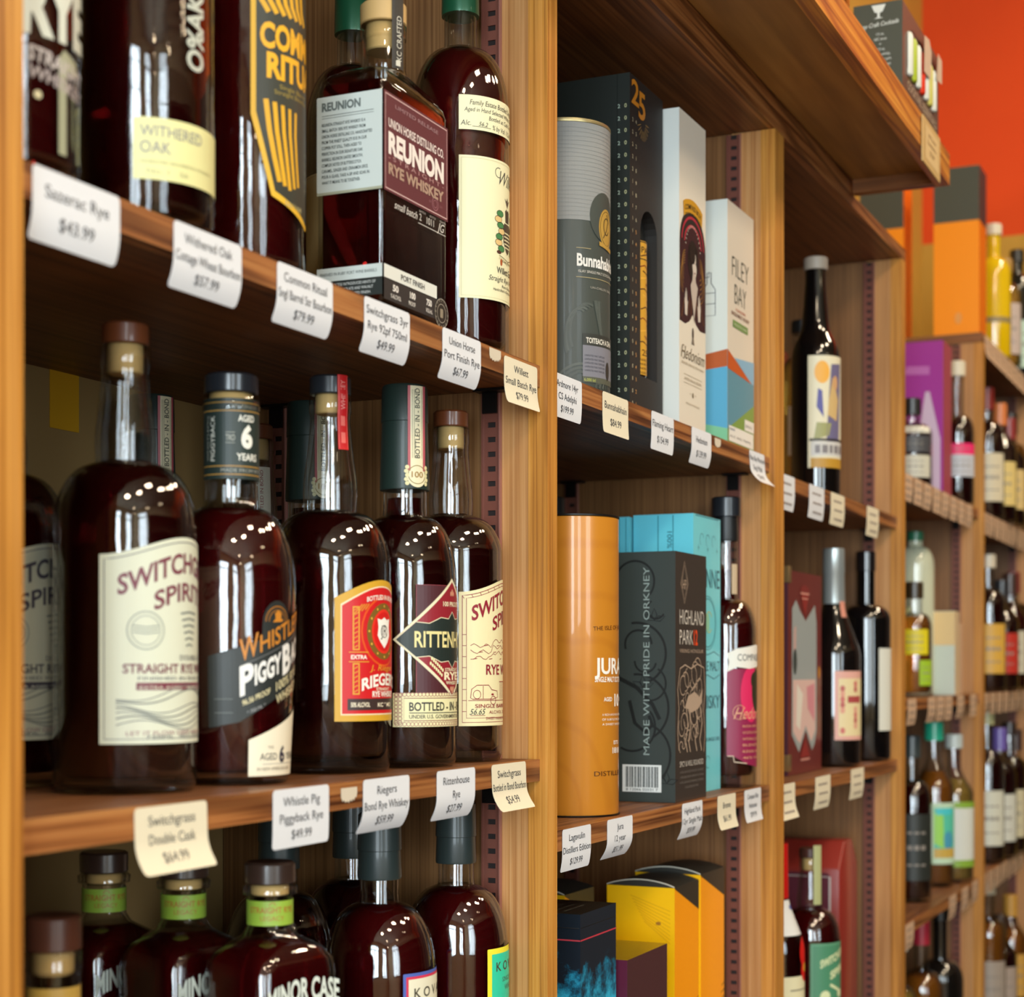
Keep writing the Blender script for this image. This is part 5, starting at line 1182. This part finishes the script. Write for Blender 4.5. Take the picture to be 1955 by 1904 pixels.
b = bottle('dark wine-style bottle with silver foil neck and pink patterned label', 'bottle', 2.556, .638, SH[(3, 1)], slope(.0395, .165, .0145, .262, .315, ex=.8), .0, LQ_BLACK, glass=M('#100d0c', .08, 0, 1), n=36)
lath('foil_capsule', [(.0162, .242), (.0168, .245), (.0160, .288), (.0166, .289), (.0160, .3245), (.0150, .3255)], M('#b9c2c2', .3, .6), b.r, 28)
def pinkp(p):
    p.rect(.006, .006, .058, .085, '#e0cfa0', 1)
    for k in range(12): p.disc(.012 + (k * 23 % 46) / 1000, .014 + (k * 31 % 70) / 1000, .004, ['#c87068', '#d89a84', '#b8605c'][k % 3], 2, .005, 8)
    p.rect(.020, .055, .028, .010, '#a84a48', 3)
simple_label(b, 1593, .040, .070, .102, '#dba597', extra=pinkp)
a = Art().rect(0, 0, .010, .032, '#c98672', 0); label(b, b.cam + .55, .222, a, None, name='neck_strip', base=.001)
b = bottle('black bottle with angular shoulders and plain white label at the right', 'bottle', 2.7400, .632, SH[(3, 1)], dome(.0390, .222, .0145, .248, .30), .0, LQ_BLACK, glass=M('#0b0a0b', .08, 0, 1), n=36)
cap(b, .0158, .032, '#1a1618', rough=.2, coat=.8)
simple_label(b, 1677, .048, .085, .130, '#d6d6ca', ())
# low shelf
b = bottle('bottle with tall red neck and white and red striped label, cut by the upright', 'bottle', 2.239, .636, SH[(3, 2)], slope(.0365, .175, .0135, .262, .315, ex=.9), .20, LQ_DARK)
lath('capsule', [(.0156, .245), (.0160, .247), (.0150, .3175)], M('#c41414', .35, 0, .4), b.r, 28)
a = Art().rect(0, 0, .07, .045, '#d8d8d4', 0).disc(.04, .036, .010, '#4a5a9a', 1, .004); label(b, b.cam - .6, .198, a, None, name='neck_label')
a = Art().rect(0, 0, .075, .105, '#ddd5ae', 0).disc(.045, .135, .013, '#cc1a14', 0, .020).disc(.047, .112, .012, '#cc1a14', 0, .016).disc(.047, .115, .006, '#d8a030', 1, .006); p = Art()
for k in range(6): p.line([(.015, .012 + .015 * k), (.060, .012 + .015 * k)], .002, '#8a8470')
label(b, b.cam + .1, .040, a, p)
b = bottle('bottle with brown cap and green label reading apple on the low shelf', 'bottle', 2.445, .645, SH[(3, 2)], bulbneck(.0430, .160, .205, .278), .203, LQ_RED)
stopper(b, .0115, .018); cap(b, .0155, .014, '#4a2a22')
def green(p):
    p.rect(.0035, .0035, .088, .118, '#4c8a68', 1)
    wv2 = lambda x, y: (x, y + .35 * (x - .02))
    p.text('SWITCHGRASS', .014, .092, .011, '#d9e0b0', 'l', fit=.064, bold=.04, warp=wv2).text('SPIRITS', .030, .070, .011, '#d9e0b0', 'l', fit=.050, bold=.04, warp=wv2).text('APPLE BRANDY', .012, .028, .010, '#d9e0b0', 'l', fit=.07, bold=.03).disc(.022, .050, .008, '#d9e0b0', 2).disc(.052, .052, .006, '#d9e0b0', 2)
    p.line([(.030, .066), (.050, .056)], .004, '#d9e0b0', 2)
simple_label(b, 1547, .035, .095, .125, '#5f9a78', extra=green)
a = Art().rect(0, 0, .012, .085, '#aeb07c', 0); label(b, b.cam + .25, .212, a, None, lambda z: .0188, name='neck_strip', base=.0015)
# red house-shaped gift bag
r = root('gift_box', 'red gift box with pitched shoulders and silver-edged side window', 'box', (2.60, .640, SH[(3, 2)] + .0003))
bm = bmesh.new(); w, d, z1, z2 = .115, .115, .245, .285
sec = [(0, 0), (0, z1), (.035, z2), (w - .035, z2), (w, z1), (w, 0)]
f0 = [bm.verts.new((px, 0, pz)) for px, pz in sec]; f1 = [bm.verts.new((px, d, pz)) for px, pz in sec]
bm.faces.new(f0); bm.faces.new(f1[::-1])
for i in range(6): bm.faces.new((f0[i], f1[i], f1[(i + 1) % 6], f0[(i + 1) % 6]))
bmesh.ops.recalc_face_normals(bm, faces=bm.faces[:]); bev(bm, .003, 2)
link('carton', bm, M('#8e2c22', .4, 0, .2), r, True, 50)
a = Art().rect(.012, .018, .088, .220, '#5c2030', 0, .006).line([(.012, .018), (.100, .018), (.100, .232), (.012, .232)], .003, '#c8c0bc', 1, True); on_side(r, a, d, 'side_window')

# ---------------------------------------------------------------- far bays
def generic(lab, X, Y, Zs, R, H, kind='dome', liq=LQ_DARK, capc='#222222', caph=.03, labs=(), zs=.6, n=24, solid=None, rc=None, grp=None):
    Hg = H - caph
    pr = dome(R, H * zs, .0140, H * (zs + .13), Hg) if kind == 'dome' else slope(R, H * zs, .0140, H * (zs + .2), Hg, ex=.8)
    b = bottle(lab, 'bottle', X, Y, Zs, pr, 0 if solid else H * (zs + .1), liq, glass=M(solid, .1, 0, 1) if solid else GLASS, n=n, name='spirit_bottle', group=grp)
    cap(b, rc or .0165, caph, capc)
    for (a_, z0, w_, h_, c_) in labs:
        a = Art().rect(0, 0, w_, h_, c_, 0, .002)
        p = Art()
        for k in range(3):
            for q in range(4): p.rect(w_ * (.20 + .155 * q), h_ * (.70 - .24 * k), w_ * .11, h_ * (.035, .07, .03)[k], '#8d867e', 1)
        label(b, b.cam + a_, z0, a, p)
    return b
s0, s1, s2, s3 = SH[(4, 0)], SH[(4, 1)], SH[(4, 2)], SH[(4, 3)]
r = carton('bright purple box with pale lilac pattern in the far bay', 3.284, .612, s0, .085, .085, .295, '#a2309a', '#a8485a', '#b04aa8')
a = Art().poly([(.030, .01), (.080, .01), (.080, .11), (.060, .20), (.052, .20), (.040, .12), (.026, .10), (.034, .05)], '#cfb8d2', 0).poly([(.012, .235), (.060, .232), (.060, .248), (.018, .250)], '#bd6ab8', 0); on_side(r, a, .085)
generic('squat dark bottle with grey and white labels left of the purple box', 3.135, .640, s0, .036, .165, labs=((-.9, .02, .07, .04, '#c8c6b4'), (-.9, .065, .07, .03, '#45464a'), (-.9, .10, .07, .012, '#d8d6c8')))
generic('dark bottle with hot pink and silver label right of the purple box', 3.500, .625, s0, .034, .29, labs=((-.9, .058, .075, .044, '#b9bcc4'), (-.9, .102, .075, .022, '#e8246c')), capc='#d8d0b8', zs=.5)
generic('cork-topped bottle behind the purple box', 3.40, .74, s0, .034, .318, liq=LQ_GOLD, capc='#e0cfa0')
b = generic('tall white-wrapped bottle with green cap in the far bay', 3.324, .672, s1, .036, .312, zs=.78, solid='#c9cdb2', capc='#2f7a58', caph=.018, rc=.0155)
generic('green bottle with yellow and lime labels in front of the white-wrapped bottle', 3.115, .632, s1, .032, .205, liq=LQ_AMBER, capc='#3a2c18', labs=((-.7, .075, .05, .045, '#d9c81c'), (.3, .02, .03, .045, '#9cc02c'), (-1.4, .01, .014, .15, '#c8c890')))
r = carton('pale box with cream top half in the far bay', 3.338, .6, s1, .05, .05, .160, '#c9d4c8', '#dcc29c', '#e0c492')
a = Art().rect(0, .095, .05, .064, '#e2c48c', 0); on_side(r, a, .05)
r = carton('shorter pinkish box right of the pale cream-topped box', 3.430, .61, s1, .05, .045, .140, '#cfa888', '#cfa888', '#e0c08a')
b = generic('amber bottle with bright teal cap and green-blue label', 3.403, .652, s2, .0385, .318, kind='slope', liq=LQ_AMBER, capc='#2fbf98', caph=.036, rc=.0185)
a = Art().rect(0, 0, .062, .118, '#bfdcc0', 0, .004).rect(.006, .012, .050, .096, '#58c4a8', 1).poly([(.006, .04), (.026, .03), (.024, .095), (.006, .10)], '#9ad85c', 2).disc(.036, .045, .012, '#4a9ab8', 2, .018).rect(.006, .012, .05, .018, '#c8a850', 2).rect(.01, .095, .035, .012, '#4ac8d0', 2)
label(b, b.cam - .15, .045, a, None)
b = generic('golden bottle with round silver cap and white and green label', 3.482, .628, s2, .0385, .292, kind='slope', liq=LQ_GOLD, capc='#b9c4c4', caph=.028, rc=.0175)
a = Art().rect(0, 0, .075, .115, '#d4d8d0', 0).rect(0, .108, .075, .012, '#86ac3c', 1).rect(0, -.008, .075, .014, '#86ac3c', 1); label(b, b.cam - .35, .040, a, None)
generic('dark bottle with black label at the left of the amber bottles', 3.158, .645, s2, .036, .30, labs=((-1.0, .04, .08, .12, '#2a2e2a'), (-1.2, .02, .012, .12, '#cfcac0')), capc='#3a4242', caph=.04)
generic('brown bottle with small round grey labels behind the dark bottle', 3.275, .70, s2, .034, .24, labs=((-.2, .06, .04, .035, '#a8a8a0'), (-.2, .11, .04, .025, '#c8c8c0')))
generic('clear bottle with white label at the left end of the lowest far shelf', 3.02, .64, s3, .035, .33, liq=LQ_GOLD, capc='#c8c8bc', labs=((-.8, .1, .05, .12, '#c8ccc0'),))
generic('amber bottle with crimson neck on the lowest far shelf', 3.27, .65, s3, .042, .335, liq=LQ_AMBER, capc='#b02a3c', caph=.06, zs=.55)
generic('black round-shouldered bottle on the lowest far shelf', 3.43, .645, s3, .045, .33, solid='#12100e', capc='#14120f', caph=.03, zs=.55)
generic('cream-necked bottle on the lowest far shelf between crimson and black ones', 3.395, .765, s3, .034, .345, liq=LQ_GOLD, capc='#d8c090', caph=.03)
# bay 5
t0, t1, t2, t3 = .681, SH[(5, 0)], SH[(5, 1)], SH[(5, 2)]
r = carton('tall orange box with dark grey top third standing on the bookcase top', 3.600, .598, t0, .085, .092, .350, '#ff9804', '#e8720a', '#3e4238', name='whisky_box')
for fn, ln in ((on_front, .085),):
    a = Art().rect(0, .238, .085, .1115, '#4a3030', 0); on_front(r, a)
a = Art().rect(0, .238, .092, .1115, '#474a3e', 0).disc(.050, .040, .007, '#e8a050', 0, .012); on_side(r, a, .092)
r = carton('tall orange and grey box behind the ledge, left of its twin', 3.602, .752, t0, .085, .092, .350, '#ff9804', '#e8720a', '#3e4238')
a = Art().rect(0, .238, .092, .1115, '#474a3e', 0); on_side(r, a, .092)
b = generic('bright yellow bottle with round white stopper beside the orange box', 3.885, .615, t0, .0375, .295, solid='#d8b40a', capc='#d8d0b8', caph=.024, zs=.62, rc=.018)
a = Art().rect(0, 0, .11, .012, '#8a7a50', 0); label(b, b.cam - 1.3, .075, a, None, name='band')
generic('bottle with pale blue-dotted label right of the yellow bottle', 4.030, .612, t0, .036, .25, liq=LQ_GOLD, capc='#a8844c', labs=((-.9, .03, .075, .115, '#b8a8a0'), (-.4, .09, .022, .022, '#6a70a8'), (-.2, .05, .022, .020, '#5a70b0')), zs=.65)
generic('black bottle with pale aqua label at the right frame edge', 4.165, .606, t0, .038, .30, solid='#14150f', capc='#20201c', labs=((-.6, .02, .07, .11, '#b8d4c4'), (-.8, .16, .03, .04, '#4a84b4')), zs=.68)
FB = [(3.68, .63, t1, '#7a1f1c', LQ_DARK, '#d0c6aa', .29), (3.79, .62, t1, '#d07a44', LQ_DARK, '#d8c07a', .27), (3.89, .615, t1, '#8a3030', LQ_DARK, '#d2b87c', .25), (4.02, .63, t1, '#3a3026', LQ_AMBER, '#c8b48a', .28),
      (3.70, .63, t2, '#d2c8b4', LQ_DARK, '#d2a444', .30), (3.82, .62, t2, '#2c2c30', LQ_DARK, '#b83428', .25), (3.94, .62, t2, '#44302a', LQ_RED, '#c8c4b0', .27), (4.06, .63, t2, '#7a3030', LQ_DARK, '#c8a060', .28),
      (3.68, .63, t3, '#c4c08c', LQ_DARK, '#cfd0c0', .33), (3.79, .62, t3, '#6a5aa8', LQ_DARK, '#cdcec2', .29), (3.90, .615, t3, '#2c2220', LQ_DARK, '#c8c0a0', .30), (4.02, .62, t3, '#403030', LQ_RED, '#b8b0a0', .28),
      (3.70, .63, SH[(5, 3)], '#b0a890', LQ_AMBER, '#a09488', .33), (3.83, .625, SH[(5, 3)], '#3a2a20', LQ_DARK, '#a8988c', .24), (3.95, .62, SH[(5, 3)], '#c09040', LQ_AMBER, '#c89a4a', .27)]
FBN = ['dark bottle with deep red cap and cream label in the last visible column', 'bottle with orange neck and yellow-cream label in the far bay', 'bottle with dull red cap and tan label in the far bay', 'amber bottle at the frame edge above the yellow-label bottle', 'dark bottle with white top and mustard yellow label in the far bay', 'dark bottle with bright red label in the far bay', 'red-brown bottle with grey-white label right of the red label', 'dark bottle with tan label near the far wall, second shelf', 'dark bottle with pale yellow cap and tall white label, far bay', 'dark bottle with violet cap and white label in the far bay', 'dark bottle with cream label right of the violet cap', 'red bottle with grey label on the third far shelf edge', 'bottle of orange spirit low at the right frame edge', 'short dark bottle with dusty label beside the orange spirit', 'golden bottle at the lower right corner of the frame']
for (X, Y, z, cc, lq, lc, H), nm in zip(FB, FBN):
    generic(nm, X + .17, Y - .006, z, .038, H, kind='dome' if H > .27 else 'slope', liq=lq, capc=cc, caph=.05 if H < .3 else .03, labs=((-.8, .04, .075, H * .36, lc),), zs=.62)

# ---------------------------------------------------------------- on the ledge
r = carton('dark grey recipe kit box with windowed front of white, green and red tubes', 2.177, .456, .7243, .235, .062, .118, '#474a3f', '#4c3628', '#3c3228', name='kit_box', rough=.5)
a = Art(); wt = '#dfe2da'
a.poly([(.023, .1155), (.041, .1155), (.037, .1065), (.0335, .1055), (.0335, .1000), (.038, .0985), (.026, .0985), (.0305, .1000), (.0305, .1055), (.027, .1065)], wt, 0)
a.text('Easy Craft Cocktails', .032, .0885, .0055, wt, fit=.050, sh=.3, bold=.01, l=0, rot=3)
for k, s in enumerate(('1/2 oz.', 'ABC shrub', '+', '1 1/2 oz.', 'gin, whisky,', 'or other spirit', '(with ice)')): a.text(s, .034 + (.004 if k > 3 else 0), .077 - .0064 * k, .0036, wt, fit=(.010, .016, .003, .012, .018, .020, .018)[k], l=0)
on_side(r, a, .062)
a = Art().poly([(.030, .085), (.060, .100), (.215, .098), (.225, .085), (.225, .040), (.050, .032), (.030, .042)], '#15110e', 0); on_front(r, a, 'window')
for k, c in enumerate(['#dcded2', '#a8b82c', '#dcded2', '#d8300c', '#dcded2', '#c8c060', '#dcded2']):
    x_ = .040 + .026 * k
    bm = bmesh.new(); loft(bm, [(.009, .034), (.0098, .036), (.0098, .084), (.0080, .089)], 16)
    o = link('tube', bm, M(c, .5), r, True); o.location = (x_, .0045, 0)
a = Art().text('COCKTAIL ESSENTIALS', .125, .016, .011, '#b9a890', fit=.19, bold=.01, l=0)
a.poly([(.105, .060), (.150, .062), (.155, .100), (.140, .112), (.108, .108)], '#c9b8a0', 60).poly([(.190, .075), (.228, .080), (.228, .112), (.200, .114)], '#c9b8a0', 60)
a.build('front_print', face_front(0, 0, 0), r, 0, .0001)
t = root('sign_holder', 'cream card holder hanging from the ledge fascia below the kit box', 'sign', (2.318, .4488, .7215))
bm = bmesh.new(); box(bm, -.058, .058, -.0022, 0, -.060, 0); bev(bm, .0008, 1); link('holder', bm, M('#c9a86c', .5), t)
a = Art().rect(-.044, -.052, .088, .044, '#dcbf88', 0).text('ABC Cocktail', 0, -.020, .005, '#8a6a44', fit=.05).text('Essentials Kit', 0, -.030, .005, '#8a6a44', fit=.056).text('$32.99', 0, -.042, .006, '#8a6a44', fit=.03)
a.build('card', face_front(0, -.0022, 0), t)
generic('pale yellow bottle on the ledge behind the kit box', 2.06, .53, .7243, .034, .30, liq=LQ_GOLD, capc='#d8c890')
# paper residue on the shelf edges, yellow tape on the wall
def residue(x, z, lab):
    o = root('sticker_residue', lab, 'sticker residue', (x, YS - .0004, z)); a = Art()
    a.poly([(-.011, 0), (.011, 0), (.0112, -.0045), (.0098, -.0075), (.0084, -.0068), (.0070, -.0092), (.0052, -.0080), (.0036, -.0098), (.0018, -.0085), (-.0005, -.0104), (-.0026, -.0090), (-.0048, -.0100), (-.0070, -.0082), (-.0088, -.0092), (-.0108, -.0060)], '#d8cdb8', 0)
    a.build('torn_paper', lambda x_, y_, e: Vector((x_, -e, y_)), o)
residue(1.262, SH[(1, 0)] - .001, 'torn white sticker scrap left of the cream $79.99 tag')
residue(1.027, SH[(1, 1)] - .004, 'white sticker scrap between the $49.99 and $59.99 tags')
residue(1.846, SH[(2, 0)] - .002, 'torn white sticker scrap right of the $139.99 tag')
bm = bmesh.new(); box(bm, -.018, .018, -.0006, 0, -.05, 0)
tp = tag(link('tape_strip', bm, M('#d09a1c', .5)), 'short strip of yellow tape on the wall behind the dark bottles', 'tape'); tp.location = (1.125, YB - .0012, .245)
# pendant lamps over the aisle
EM = bpy.data.materials.new('lamp_glow'); EM.use_nodes = True; bb = EM.node_tree.nodes['Principled BSDF']; bb.inputs['Emission Color'].default_value = (1, .78, .5, 1); bb.inputs['Emission Strength'].default_value = 25
for i, (x, y) in enumerate(((-.9, -1.6), (.2, -2.3), (-1.7, -2.6), (1.5, -1.9))):
    r = root('pendant_lamp', 'small black pendant lamp with warm globe, %s along the aisle' % ('third from the windows', 'second from the far wall', 'nearest the windows', 'nearest the far wall')[i], 'lamp', (x, y, 1.35), 0, 'pendant lamps over the aisle')
    bm = bmesh.new(); bmesh.ops.create_uvsphere(bm, u_segments=16, v_segments=10, radius=.05); link('globe', bm, EM, r, True)
    lath('shade', [(.09, .02), (.06, .07), (.02, .09), (.015, .10)], M('#1c1a18', .4), r, 24); lath('cord', [(.003, .10), (.003, CE - 1.35)], M('#1c1a18', .6), r, 8)
